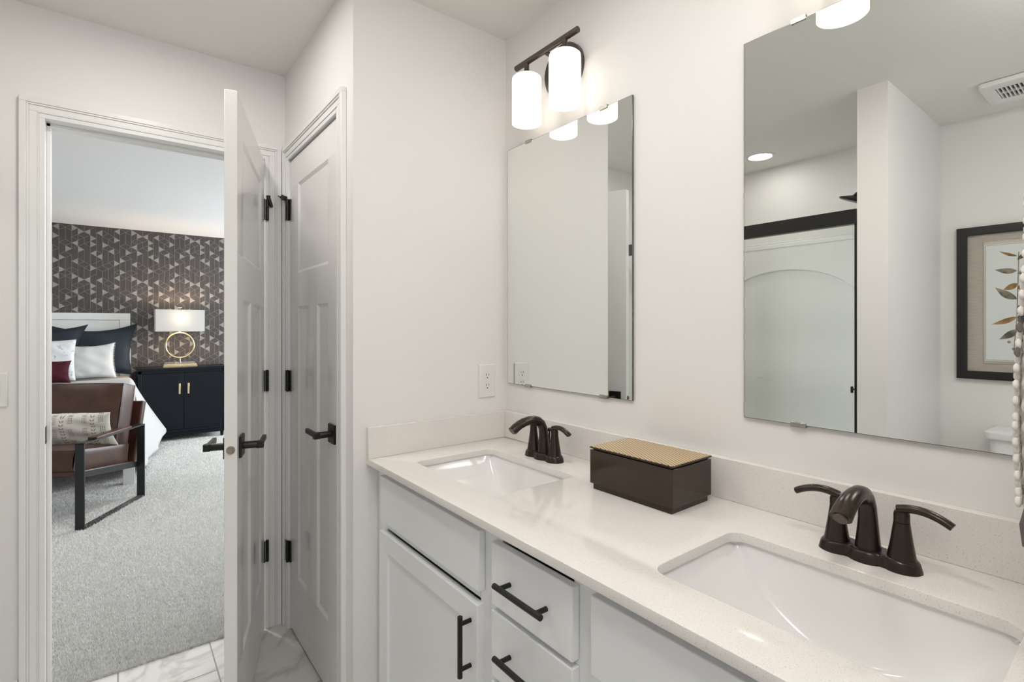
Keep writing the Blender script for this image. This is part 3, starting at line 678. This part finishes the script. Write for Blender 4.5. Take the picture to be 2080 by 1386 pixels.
# ---- towel on a ring at the right edge
t = tag(empty('towel_ring', (1.60, -.30, 1.50)), 'black towel ring on the wall at the right end of the vanity', 'towel ring')
build('post', MB().lathe([(.022, 0), (.022, -.008), (.008, -.010), (.008, -.100)], (0, 0, 0), 24, axis='x'), 'black_metal', t)
ring = [(-.100, .07 * sin(2 * pi * k / 32), -.055 + .07 * cos(2 * pi * k / 32) - .012) for k in range(33)]
build('ring', MB().tube(ring, .005, 10), 'black_metal', t)
tw = tag(empty('hand_towel', (1.505, -.30, 1.06)), 'chunky cream knitted hand towel with dark flecks hanging at the right edge', 'towel')
def towel_body():
    mb = MB(); n = 44; rows = 70
    def f(u, v):
        a = 2 * pi * u; z = .04 + .385 * v
        sq = 1.0 if v < .86 else sqrt(max(.03, 1 - ((v - .86) / .14) ** 2))
        wy = (.078 - .010 * v) * sq; wx = (.022 + .004 * sin(5 * v)) * (0.45 + .55 * sq)
        cxn = (abs(cos(a)) ** .7) * (1 if cos(a) > 0 else -1); syn = (abs(sin(a)) ** .7) * (1 if sin(a) > 0 else -1)
        kn = .0022 * sin(v * 90 + 3 * sin(a * 9)) * cos(a * 11)
        return ((wx + kn) * cxn, (wy + kn) * syn, z)
    mb.grid(f, n, rows); return mb
build('cloth', towel_body(), 'knit_white', tw, smooth=60)
mb = MB(); fk = MB()
for k in range(38):    # twisted yarn stitches standing slightly off the cloth
    for c in range(16):
        yy = -.070 + .0092 * c + .0046 * (k % 2); z = .055 + .0097 * k
        if abs(yy) > .073 - .02 * (z / .4): continue
        wx = .0208 + .004 * sin(5 * (z - .04) / .385); dk = (k * 5 + c * 3 + k // 5) % 8 == 0 and k > 9
        for s in (-1, 1):
            (fk if dk else mb).tube([(s * wx, yy - .003, z - .005), (s * (wx + .0008), yy - .0015, z - .001), (s * (wx + .0012), yy + .001, z + .003), (s * wx, yy + .003, z + .007)], [.0015, .0030, .0030, .0015], 7)
tag(build('knit_stitches', mb, 'knit_white', tw, smooth=80), kind='stuff')
mb = fk
tag(build('dark_flecks', mb, 'knit_dark', tw), kind='stuff')
mb = MB()
for k in range(26):
    y0 = -.072 + .144 * k / 25
    for s in (-1, 1):
        x0 = s * .014; mb.tube([(x0, y0, .052), (x0 + .004 * s, y0 + random.uniform(-.003, .003), .03), (x0 + random.uniform(-.004, .004), y0 + random.uniform(-.005, .005), .004 + random.uniform(0, .010))], [.0028, .0032, .0022], 6, mi=k % 3 == 0)
tag(build('fringe', mb, ['knit_white', 'knit_dark'], tw), kind='stuff')

# ================================================================ SHOWER, TOILET ALCOVE (seen in the mirror)
sh = tag(empty('shower_surround', (-.07, -2.02, 0)), 'white acrylic shower surround with a moulded arch, seen in the nearest mirror', 'shower')
SW = .7565
mb = MB()   # back panel with arched recess: outer field and recessed field joined by a reveal
AY, RY = -.400, -.418
ax0, aa, az0, ab = .05, .46, 1.452, .257
arch = [(ax0 - aa, .45)] + [(ax0 + aa * cos(radians(180 - k * 6)), az0 + ab * sin(radians(180 - k * 6))) for k in range(31)] + [(ax0 + aa, .45)]
outer = []
for x, z in arch:   # matching points on the outer rectangle
    if z <= .46: outer.append((-SW if x < 0 else SW, .10))
    else:
        a = math.atan2(z - 1.2, x - ax0); ca, sa = cos(a), sin(a)
        tx = ((SW if ca > 0 else -SW) - ax0) / ca if abs(ca) > 1e-6 else 9; tz = (1.895 - 1.2) / sa if sa > 1e-6 else 9
        q = min(tx, tz); outer.append((ax0 + ca * q, 1.2 + sa * q))
n = len(arch)
vs = [(x, AY, z) for x, z in outer] + [(x, AY, z) for x, z in arch]
fs = [(k, k + 1, n + k + 1, n + k) for k in range(n - 1)] + [(0, n, 2 * n - 1, n - 1)]
mb.add(vs, fs)
inn = [(ax0 + (x - ax0) * .988, .455 if z < .46 else az0 + (z - az0) * .985 - .003) for x, z in arch]
mb.add([(x, AY, z) for x, z in arch] + [(x, RY, z) for x, z in inn], [(k, (k + 1) % n, n + (k + 1) % n, n + k) for k in range(n)] + [tuple(n + k for k in range(n))])
build('back_panel', mb, 'acrylic', sh, smooth=12)
mb = MB().box(-SW, SW, -.425, AY - .0, 1.893, 1.905)
for s in (-1, 1): mb.box(s * SW, s * (SW - .02), -.425, .390, .10, 1.905)
mb.box(-SW, SW, -.425, -.395, 1.86, 1.893)
build('side_panels', mb, 'acrylic', sh, bevel=.006, seg=3)
mb = MB().box(-SW, SW, -.425, .435, 0, .06).box(-SW, SW, .36, .435, .06, .12)
build('shower_pan', mb, 'acrylic', sh, bevel=.01, seg=3)
# sliding glass door
sd = tag(empty('shower_door', (-.07, -1.60, .12)), 'sliding clear glass shower door with a black top rail, reflected in the nearest mirror', 'shower door')
build('top_rail', MB().box(-SW, SW, -.022, .022, 1.690, 1.760), 'black_metal', sd, bevel=.002)
build('bottom_track', MB().box(-SW, SW, -.022, .022, 0, .022), 'black_metal', sd, bevel=.002)
for s in (-1, 1): build('side_jamb', MB().box(s * SW, s * (SW - .010), -.015, .015, .022, 1.690), 'black_metal', sd)
build('glass_panel', MB().box(-.03, SW - .012, .006, .012, .022, 1.695), 'clear_glass', sd)
build('glass_panel', MB().box(-SW + .012, .04, -.012, -.006, .022, 1.695), 'clear_glass', sd)
build('door_pull', MB().tube([(.741, .030, .885), (.741, .030, .915)], .006, 10).tube([(.741, .012, .90), (.741, .030, .90)], .005, 10), 'black_metal', sd)
# shower head on the wing wall
mb = MB().lathe([(.012, .04), (.02, .022), (.066, .006), (.072, 0), (.068, -.006), (.0, -.006)], (0, 0, 0), 36, cap=False)
mb.xf(Matrix.Translation((-.132, 0, -.008)) @ Matrix.Scale(1.12, 4) @ Matrix.Rotation(radians(24), 4, 'Y'))
mb.tube([(.018, 0, .04), (-.05, 0, .050), (-.118, 0, .028)], .010, 12).lathe([(.03, .0165), (.026, .008), (.0, .006)], (0, 0, .04), 20, axis='x', cap=False)
mb.xf(Matrix.Translation((.7385, 0, 2.02)))
build('shower_head', mb, 'black_metal', sh)
# recessed ceiling lights: the shower one, and fill ones added out of view
def downlight(x, y, label, lens='lens_light'):
    t = tag(empty('recessed_light', (x, y, H)), label, 'ceiling light', 'recessed ceiling lights')
    build('trim_ring', MB().lathe([(.088, 0), (.088, -.003), (.074, -.006), (.070, -.004), (.070, 0)], n=40, cap=False), 'plastic_white', t)
    build('lens', MB().lathe([(.070, -.0035), (.0, -.0035)], n=40, cap=False), lens, t)
downlight(-.055, -2.16, 'small round recessed light in the shower ceiling, seen in the nearest mirror')
fl = tag(empty('fill_dome_light', (1.62, -1.02, H)), 'round frosted dome fill light added behind the camera', 'ceiling light')  # added out of view to brighten the bathroom
build('canopy', MB().lathe([(.20, 0), (.20, -.018), (.0, -.018)], n=48, cap=False), 'plastic_white', fl)
build('dome', MB().lathe([(.190, -.018), (.188, -.045), (.165, -.075), (.11, -.095), (.0, -.104)], n=48, cap=False), 'lens_fill_dome', fl, smooth=60)
downlight(-1.55, -1.0, 'round recessed fill light added in the bedroom ceiling just past the doorway', 'lens_fill_bedroom')  # the three bedroom ones are added fill, out of view
downlight(-3.30, -2.55, 'round recessed fill light added in the bedroom ceiling above the foot of the bed', 'lens_fill_bedroom')
downlight(-3.30, .75, 'round recessed fill light added in the bedroom ceiling in front of the window', 'lens_fill_bedroom')
downlight(.80, -.66, 'round recessed fill light added in the ceiling in front of the vanity', 'lens_fill_vanity')  # added to brighten counter and mirror wall, unseen
downlight(-.15, -1.12, 'round recessed fill light added in the ceiling between the closet door and the bedroom doorway', 'lens_fill_entry')  # added to lift the entry walls and closet door, unseen
# exhaust vent
ev = tag(empty('exhaust_vent', (1.205, -2.11, H)), 'square white ceiling exhaust vent with dark louvres, seen in the nearest mirror', 'vent')
curve_slab('vent_cover', [rrect(-.155, .155, -.155, .155, .02), rrect(-.105, .105, -.085, .085, .004)[::-1]], -.024, -.002, 'plastic_white', bev=.004, parent=ev)
build('vent_recess', MB().box(-.107, .107, -.087, .087, -.006, -.004), 'slot_dark', ev)
mb = MB()
for k in range(15): mb.box(-.105 + .0142 * k + .003, -.105 + .0142 * k + .0085, -.085, .085, -.021, -.008)
mb.box(-.105, .105, -.003, .003, -.0215, -.012)
build('louvres', mb, 'plastic_white', ev)
# framed botanical print
AX0, AX1, AZ0, AZ1 = .885, 1.355, 1.04, 1.85; AW = AX1 - AX0; AH = AZ1 - AZ0
ar = tag(empty('framed_print', (AX0, -2.449, AZ0)), 'black framed botanical leaf print on the toilet alcove wall, seen in the nearest mirror', 'picture')
curve_slab('frame', [[(0, 0), (AW, 0), (AW, AH), (0, AH)], [(.043, .043), (.043, AH - .043), (AW - .043, AH - .043), (AW - .043, .043)]], 0, .028, 'frame_black', bev=.003, parent=ar, fn=lambda x, y, z: (x, z, y))
build('linen_mat', MB().box(.04, AW - .04, .004, .008, .04, AH - .04), 'mat_linen', ar)
build('fillet', MB().box(.108, AW - .108, .008, .012, .085, AH - .085), 'fillet_silver', ar)
pp = build('print_paper', MB().box(.112, AW - .112, .012, .0135, .100, AH - .100), 'paper_white', ar)
mb = MB()
for a, b, c, d in ((.116, AW - .116, .104, .1055), (.116, AW - .116, AH - .1055, AH - .104), (.116, .1175, .104, AH - .104), (AW - .1175, AW - .116, .104, AH - .104)): mb.box(a, b, .0135, .0139, c, d)
build('border_line', mb, 'line_brown', pp)
def leaf(mb, x, z, ang, ln, wd, mi):
    n = 12; U = []
    for k in range(n + 1):
        q = k / n; U.append((q * ln, wd * sin(pi * q ** .8) * (1 - .15 * q)))
    pts = U + [(a, -b * .8) for a, b in reversed(U[1:-1])]
    P = []
    for a, b in pts:
        b += .12 * a * (1 - a / ln); P.append((x + a * cos(ang) - b * sin(ang), z + a * sin(ang) + b * cos(ang)))
    mb.prism(P, lambda u, v, h: (u, h, v), .0136, .0140 + .0001 * mi, mi)
mb = MB(); SX = AW / 2
mb.tube([(SX - .012, .0138, .15), (SX, .0138, .35), (SX + .006, .0138, .66)], .0016, 6, mi=1)
for i, (z, s, a, l, wd) in enumerate(((.64, -1, 25, .075, .008), (.565, -1, 8, .085, .017), (.50, -1, -30, .06, .017), (.42, -1, 38, .105, .020), (.33, -1, -22, .105, .015), (.265, -1, -38, .085, .019),
        (.62, 1, 35, .08, .012), (.55, 1, 5, .09, .017), (.47, 1, 30, .09, .018), (.38, 1, 15, .10, .018), (.30, 1, -20, .09, .017), (.23, 1, -30, .07, .014))):
    an = radians(180 - a) if s < 0 else radians(a)
    leaf(mb, SX, z, an, l, wd, (i % 2))
for x, z in ((-.03, .20), (.02, .17), (-.012, .165)): mb.lathe([(.007, 0), (.007, .0004)], (SX + x, .0136, z), 14, axis='y', mi=1)
build('leaf_branch', mb, ['leaf_brown', 'leaf_grey'], pp)
# toilet
tl = tag(empty('toilet', (1.262, -2.22, 0)), 'white porcelain toilet in the alcove, its tank lid showing in the nearest mirror', 'toilet')
def rr_loft(mb, secs, n=8):
    rings = []
    for (hw, y0, y1, r, z) in secs: rings.append([(a, b, z) for a, b in rrect(-hw, hw, y0, y1, r, n)])
    k = len(rings[0]); vs = [p for r_ in rings for p in r_]
    fs = [(i * k + j, i * k + (j + 1) % k, (i + 1) * k + (j + 1) % k, (i + 1) * k + j) for i in range(len(rings) - 1) for j in range(k)]
    fs += [tuple(range(k - 1, -1, -1)), tuple((len(rings) - 1) * k + j for j in range(k))]
    return mb.add(vs, fs)
build('tank', rr_loft(MB(), [(.195, -.215, -.035, .04, .40), (.215, -.215, -.02, .04, .60), (.222, -.215, -.015, .04, .765)]), 'porcelain', tl)
build('tank_lid', rr_loft(MB(), [(.236, -.222, 0, .04, .765), (.238, -.222, .003, .04, .775), (.238, -.222, .003, .04, .795), (.225, -.215, -.01, .035, .806)]), 'porcelain', tl)
build('flush_lever', MB().lathe([(.012, 0), (.012, .012)], (.150, -.018, .715), 16, axis='y').box(.095, .155, -.004, .004, .709, .721), 'chrome', tl, bevel=.002)
build('bowl', rr_loft(MB(), [(.11, -.10, .34, .09, 0), (.10, -.10, .32, .09, .12), (.13, -.06, .40, .12, .28), (.175, -.05, .46, .16, .39)]), 'porcelain', tl)
build('seat', rr_loft(MB(), [(.180, -.04, .465, .165, .39), (.183, -.04, .468, .168, .405), (.178, -.04, .462, .165, .425), (.165, -.03, .45, .155, .432)]), 'plastic_white', tl)

# ================================================================ BEDROOM
def pillow(name, w_, h_, th, mat_, loc, rot, label, puff=.55, corner=.10, group=None, fringe=None, cat='pillow', sag=0.0, seed=1, taper=0.0, flange=0.0):
    """upright pillow: local x width, z height, y thickness; origin at bottom centre"""
    rs = random.Random(seed); n = 26
    ph = [rs.uniform(0, 6) for _ in range(6)]
    def pt(u, v, s):
        a, b = 2 * u - 1, 2 * v - 1
        fa = 1 - flange; ed = max(0, (1 - min(1, abs(a) / fa) ** 2)) ** puff * max(0, (1 - min(1, abs(b) / fa) ** 2)) ** puff
        pin = 1 - corner * (1 - b * b) * abs(a) ** 3; pinz = 1 - corner * (1 - a * a) * abs(b) ** 3
        X = a * w_ / 2 * pin * (1 + taper * b); Zz = h_ / 2 * (1 + b * pinz)
        Zz -= sag * (1 - a * a) * (b + 1) / 2
        wr = .006 * sin(7 * a + ph[0] + 4 * b) * sin(5 * b + ph[1]) + .004 * sin(17 * a * b + ph[2])
        return (X, s * (th / 2 * ed + wr * ed + .003), Zz)
    mb = MB()
    for s in (-1, 1): mb.grid(lambda u, v: pt(u, v, s), n, n)
    edge = [(k / n, 0) for k in range(n)] + [(1, k / n) for k in range(n)] + [(1 - k / n, 1) for k in range(n)] + [(0, 1 - k / n) for k in range(n)]
    E = len(edge); mb.add([pt(u, v, -1) for u, v in edge] + [pt(u, v, 1) for u, v in edge], [(k, (k + 1) % E, E + (k + 1) % E, E + k) for k in range(E)])
    o = build(name, mb, mat_, smooth=75, weld=True); o.location = loc; o.rotation_euler = rot
    tag(o, label, cat, group)
    if fringe:
        fb = MB(); 
        for s in (-1, 1):
            for k in range(60):
                b = -0.97 + 1.94 * k / 59; pin = 1 - corner * (1 - b * b)
                x0 = s * w_ / 2 * pin; z0 = h_ / 2 * (1 + b)
                fb.tube([(x0 - s * .004, 0, z0), (x0 + s * rs.uniform(.008, .014), rs.uniform(-.003, .003), z0 + rs.uniform(-.004, .004))], .0016, 5)
        tag(build('fringe', fb, fringe, o), kind='stuff')
    return o
# bed
bed = tag(empty('bed', (-4.65, -1.89, 0)), 'pale grey painted wooden bed with a tall panelled headboard', 'bed')
HB0, HB1, HZ = -.80, .80, 1.47
hb = MB().box(-1.095, -1.055, HB0, HB1, 1.395, HZ).box(-1.095, -1.055, HB0, HB0 + .095, 0, 1.395).box(-1.095, -1.055, HB1 - .095, HB1, 0, 1.395).box(-1.095, -1.055, HB0 + .095, HB1 - .095, .30, .42).box(-1.090, -1.070, HB0 + .095, HB1 - .095, .42, 1.395)
build('headboard', hb, 'headboard_paint', bed, bevel=.0035, seg=2)
for s in (-1, 1): build('side_rail', MB().box(-1.055, .88, s * .785, s * .76, .22, .36), 'headboard_paint', bed, bevel=.003)
build('foot_rail', MB().box(.84, .875, -.78, .78, .20, .40), 'headboard_paint', bed, bevel=.003)
for s in (-1, 1): build('leg', MB().box(.87, .935, s * .80, s * .720, 0, .36), 'headboard_paint', bed, bevel=.003)
build('mattress', MB().box(-1.05, .80, -.755, .755, .36, .742), 'mattress_ticking', bed, bevel=.05, seg=4)
# coverlet: top surface, right-hand flared drop and foot drop in one sheet
XA, XB = -5.66, -3.845; BY = -1.115; TZ = .752
def hem(x):
    K = [(-5.66, .045, .12), (-5.415, .05, .13), (-5.335, .335, .165), (-5.1, .30, .11), (-4.85, .235, .05), (-4.6, .165, .018), (-4.3, .12, .012), (-4.0, .09, .05), (-3.84, .06, .16)]
    for (a, o0, z0), (b, o1, z1) in zip(K, K[1:]):
        if x <= b: q = (x - a) / (b - a); return o0 + (o1 - o0) * q, z0 + (z1 - z0) * q
    return K[-1][1:]
def sheet(u, v):
    x = XA + (XB - XA) * u
    if v < .45:
        y = -2.70 + (BY + 2.70) * (v / .45); return (x, y, TZ + .004 * sin(9 * x + 4 * y) * sin(5 * y) + .004)
    q = (v - .45) / .55; o_, hz = hem(x); drop = TZ - hz
    c = min(1.0, q / .12); rx = .035 * sin(c * pi / 2) ; rz = .035 * (1 - cos(c * pi / 2))
    y = BY + rx + (o_ - .035) * q ** 1.15 + .012 * q * sin(13 * x + 1.0) + .004 * q * q * sin(31 * x)
    return (x, y, TZ + .004 - rz - (drop - .035) * max(0, q - .04) / .96)
mb = MB().grid(sheet, 90, 60)
def foot(u, v):
    y = -2.70 + (BY + .03 + 2.70) * u; return (XB + .035 * sin(min(1, v / .15) * pi / 2) + .01 * v * sin(14 * y), y, TZ + .004 - .035 * (1 - cos(min(1, v / .15) * pi / 2)) - .50 * max(0, v - .1))
mb.grid(foot, 50, 20)
cv = build('coverlet', mb, 'coverlet_white', smooth=80, solid=.008, norm=False)
tag(cv, 'white coverlet spread over the bed and flaring down to the carpet on its right side', 'coverlet')
def lean(x, y, z, back, yaw=0): return (x, y, z), (radians(-back), 0, radians(90 + yaw))
# pillows face +x; local x runs along world +y
def put(name, w_, h_, th, mt, x, y, z, back, yaw, roll, label, **k):
    o = pillow(name, w_, h_, th, mt, (x, y, z), (0, 0, 0), label, **k)
    o.matrix_world = Matrix.Translation((x, y, z)) @ Matrix.Rotation(radians(90 + yaw), 4, 'Z') @ Matrix.Rotation(radians(-back), 4, 'X') @ Matrix.Rotation(radians(roll), 4, 'Y')
    return o
G = 'pillows heaped against the headboard'
put('pillow', .68, .60, .16, 'linen_charcoal', -5.50, -1.375, .772, 16, 2, -2, 'large charcoal linen pillow at the right end of the headboard', group=G, corner=.13, puff=.42, seed=2, sag=.045, taper=.13, flange=.09)
put('pillow', .66, .60, .17, 'linen_charcoal', -5.44, -1.86, .785, 16, -4, 3, 'charcoal pillow at the left, overlapping the large one and cut by the door jamb', group=G, corner=.13, puff=.42, seed=3, sag=.04, taper=.10, flange=.08)
put('pillow', .46, .40, .13, 'linen_white', -5.29, -1.445, .768, 20, 3, -1, 'plain off white pillow with frayed side edges in front of the large charcoal one', group=G, corner=.10, puff=.42, fringe='linen_white', seed=4, sag=.02)
put('pillow', .52, .44, .13, 'print_fabric', -5.19, -1.80, .768, 20, -2, -1, 'white cushion with soft grey blotched print, left of the off white one', group=G, corner=.06, puff=.42, seed=5)
put('pillow', .42, .23, .12, 'velvet_burgundy', -5.05, -1.78, .766, 20, 2, 1, 'small burgundy velvet lumbar cushion in front of the printed one', group=G, corner=.10, puff=.45, seed=6)

# dresser / nightstand cabinet
ds = tag(empty('nightstand_cabinet', (-5.56, -.60, 0)), 'dark navy two door cabinet with brass pulls beside the bed', 'cabinet')
DYH = .43; DX1 = .19
build('top', MB().box(-.185, DX1 + .012, -DYH - .012, DYH + .012, .822, .848), 'navy_lacquer', ds, bevel=.002)
build('body', MB().box(-.18, DX1 - .020, -DYH, DYH, .11, .822).box(DX1 - .02, DX1, -DYH, -DYH + .035, .11, .822).box(DX1 - .02, DX1, DYH - .035, DYH, .11, .822).box(DX1 - .02, DX1, -DYH, DYH, .79, .822).box(DX1 - .02, DX1, -DYH, DYH, .11, .135), 'navy_lacquer', ds, bevel=.0015)
build('plinth', MB().box(-.18, DX1 - .01, -DYH + .01, DYH - .01, .065, .108), 'navy_lacquer', ds, bevel=.003)
for sx in (-.15, .15):
    for s in (-1, 1): build('foot', MB().lathe([(.016, 0), (.020, .065)], (sx, s * .39, 0), 14), 'navy_lacquer', ds)
for s in (-1, 1):
    a, b = (s * .0022, s * (DYH - .038)) ; a, b = min(a, b), max(a, b)
    dd = build('cabinet_door', MB().box(DX1 - .020, DX1 - .002, a, b, .138, .787), 'navy_lacquer', ds, bevel=.0015)
    build('pull', MB().box(DX1 + .014, DX1 + .020, s * .043 - .009, s * .043 + .009, .545, .667).box(DX1 - .003, DX1 + .016, s * .043 - .004, s * .043 + .004, .556, .564).box(DX1 - .003, DX1 + .016, s * .043 - .004, s * .043 + .004, .648, .656), 'brass', dd, bevel=.001)
# table lamp
lp = tag(empty('table_lamp', (-5.54, -.625, .848)), 'brass ring table lamp with a white rectangular shade on the navy cabinet', 'lamp')
build('base_tier', MB().box(-.065, .065, -.168, .168, 0, .018).box(-.058, .058, -.160, .160, .018, .036), 'brass', lp, bevel=.001)
build('crystal_slab', MB().box(-.052, .052, -.15, .15, .036, .060), 'crystal', lp, bevel=.002)
build('stem', MB().tube([(0, 0, .036), (0, 0, .105)], .008, 14), 'brass', lp)
build('neck', MB().tube([(0, 0, .395), (0, 0, .46)], .007, 14), 'brass', lp)
build('ring', MB().tube([(0, .140 * cos(2 * pi * k / 64), .250 + .146 * sin(2 * pi * k / 64)) for k in range(65)], .0105, 12, flat=(1.2, 1)), 'brass', lp, smooth=70)
SHW, SHD, SZ0, SZ1 = .243, .10, .415, .668
mb = MB()
for (a, b, c, d) in ((-SHD, -SHD + .002, -SHW, SHW), (SHD - .002, SHD, -SHW, SHW), (-SHD, SHD, -SHW, -SHW + .002), (-SHD, SHD, SHW - .002, SHW)): mb.box(a, b, c, d, SZ0, SZ1)
build('lamp_shade', mb, 'lamp_fabric', lp)
build('finial', MB().tube([(0, 0, .45), (0, 0, .69)], .003, 8).tube([(0, -.018, .695), (0, .018, .695)], .004, 8).tube([(-.1, 0, .655), (.1, 0, .655)], .0025, 8), 'chrome', lp)
l = bpy.data.lights.new('lamp_bulb', 'POINT'); l.energy = BULB_W; l.color = (1.0, .72, .48); l.shadow_soft_size = .03
lo = bpy.data.objects.new('lamp_bulb', l); lo.location = (-5.54, -.625, .848 + .57); COL.objects.link(lo)

# armchair, local +x is the way it faces, +y its left (seen) side
ch = tag(empty('armchair', (-3.185, -1.545, 0), radians(-30)), 'brown leather armchair with flat black steel side frames at the foot of the bed', 'armchair')
BWD, BT = .054, .010
for s in (1, -1):
    y0, y1 = s * .365 - BWD / 2, s * .365 + BWD / 2
    mb = MB().box(.33, .34, y0, y1, 0, .565).box(-.34, -.33, y0, y1, 0, .565).box(-.34, .34, y0, y1, .555, .565).box(-.34, .34, y0, y1, 0, .010)
    build('side_frame', mb, 'chair_steel', ch, bevel=.0015)
    # sloping seat rail
    P = [(.335, .375), (.335, .335), (-.335, .235), (-.335, .275)]
    build('seat_rail', MB().prism(P, lambda u, v, h: (u, h, v), s * .345 - .004, s * .345 + .004), 'chair_steel', ch)
    build('arm_pad', MB().box(-.17, .22, y0 - .002, y1 + .002, .562, .582), 'leather', ch, bevel=.006, seg=3)
def cushion(name, sx, sy, sz, mt, parent, mtx, puff=.022, rad=.016):
    n = 14
    def f(face):
        ax, s = face
        def g(u, v):
            a, b = 2 * u - 1, 2 * v - 1; p = [0, 0, 0]; o_ = [i for i in range(3) if i != ax]
            p[ax] = s; p[o_[0]] = a; p[o_[1]] = b
            q = (.35 if (sx, sy, sz)[ax] > .3 else 1.0) * puff * (1 - a ** 4) * (1 - b ** 4)
            r = [p[0] * sx / 2, p[1] * sy / 2, p[2] * sz / 2]; r[ax] += s * q
            r[o_[0]] *= 1 - .018 * (1 - b * b) * abs(a) ** 8; r[o_[1]] *= 1 - .018 * (1 - a * a) * abs(b) ** 8
            if ax == 0: r[0] += s * .0015 * sin(a * 13) * sin(b * 9)
            return tuple(r)
        return g
    mb = MB()
    for face in ((0, 1), (0, -1), (1, 1), (1, -1), (2, 1), (2, -1)): mb.grid(f(face), n, n)
    o = build(name, mb, mt, parent, smooth=50, weld=True, norm=True); o.matrix_local = mtx
    q = o.modifiers.new('bevel', 'BEVEL'); q.width = rad; q.segments = 4; q.limit_method = 'ANGLE'; q.angle_limit = radians(55); q.harden_normals = False
    for e in o.data.edges: e.use_edge_sharp = False
    return o
tilt = math.atan2(.10, .67)
c = cushion('seat_cushion', .585, .62, .135, 'leather', ch, Matrix.Translation((.015, 0, .402)) @ Matrix.Rotation(-tilt, 4, 'Y'))
def piping(parent, sx, sy, z):
    pts = [(a, b, z) for a, b in rrect(-sx / 2, sx / 2, -sy / 2, sy / 2, .05)]; pts.append(pts[0])
    build('piping', MB().tube(pts, .0032, 8), 'leather', parent)
piping(c, .578, .612, .052); piping(c, .578, .612, -.052)
bk = Matrix.Translation((-.300, 0, .637)) @ Matrix.Rotation(radians(-13), 4, 'Y')
c = cushion('back_cushion', .155, .55, .48, 'leather', ch, bk)
mb = MB()
for xx in (.052, -.052):
    pts = [(xx, a, b) for a, b in rrect(-.272, .272, -.237, .237, .03)]; pts.append(pts[0]); mb.tube(pts, .003, 8)
build('piping', mb, 'leather', c)
o = build('back_panel', MB().box(-.025, .025, -.315, .315, -.26, .23), 'leather', ch, bevel=.012, seg=4); o.matrix_local = Matrix.Translation((-.425, 0, .50)) @ Matrix.Rotation(radians(-15), 4, 'Y')
o = build('seat_sling', MB().box(-.31, .31, -.335, .335, -.02, .015), 'leather', ch, bevel=.008, seg=3); o.matrix_local = Matrix.Translation((.01, 0, .318)) @ Matrix.Rotation(-tilt, 4, 'Y')
# lumbar pillow on the chair
pl = pillow('lumbar_pillow', .66, .27, .12, 'block_print', (0, 0, 0), (0, 0, 0), 'long cream lumbar pillow with brown dotted blocks, lying on the leather armchair', corner=.07, puff=.45, seed=9, cat='pillow')
pl.matrix_world = Matrix.Translation((-3.185, -1.545, 0)) @ Matrix.Rotation(radians(-30), 4, 'Z') @ Matrix.Translation((-.125, -.005, .452)) @ Matrix.Rotation(radians(90), 4, 'Z') @ Matrix.Rotation(radians(20), 4, 'X')
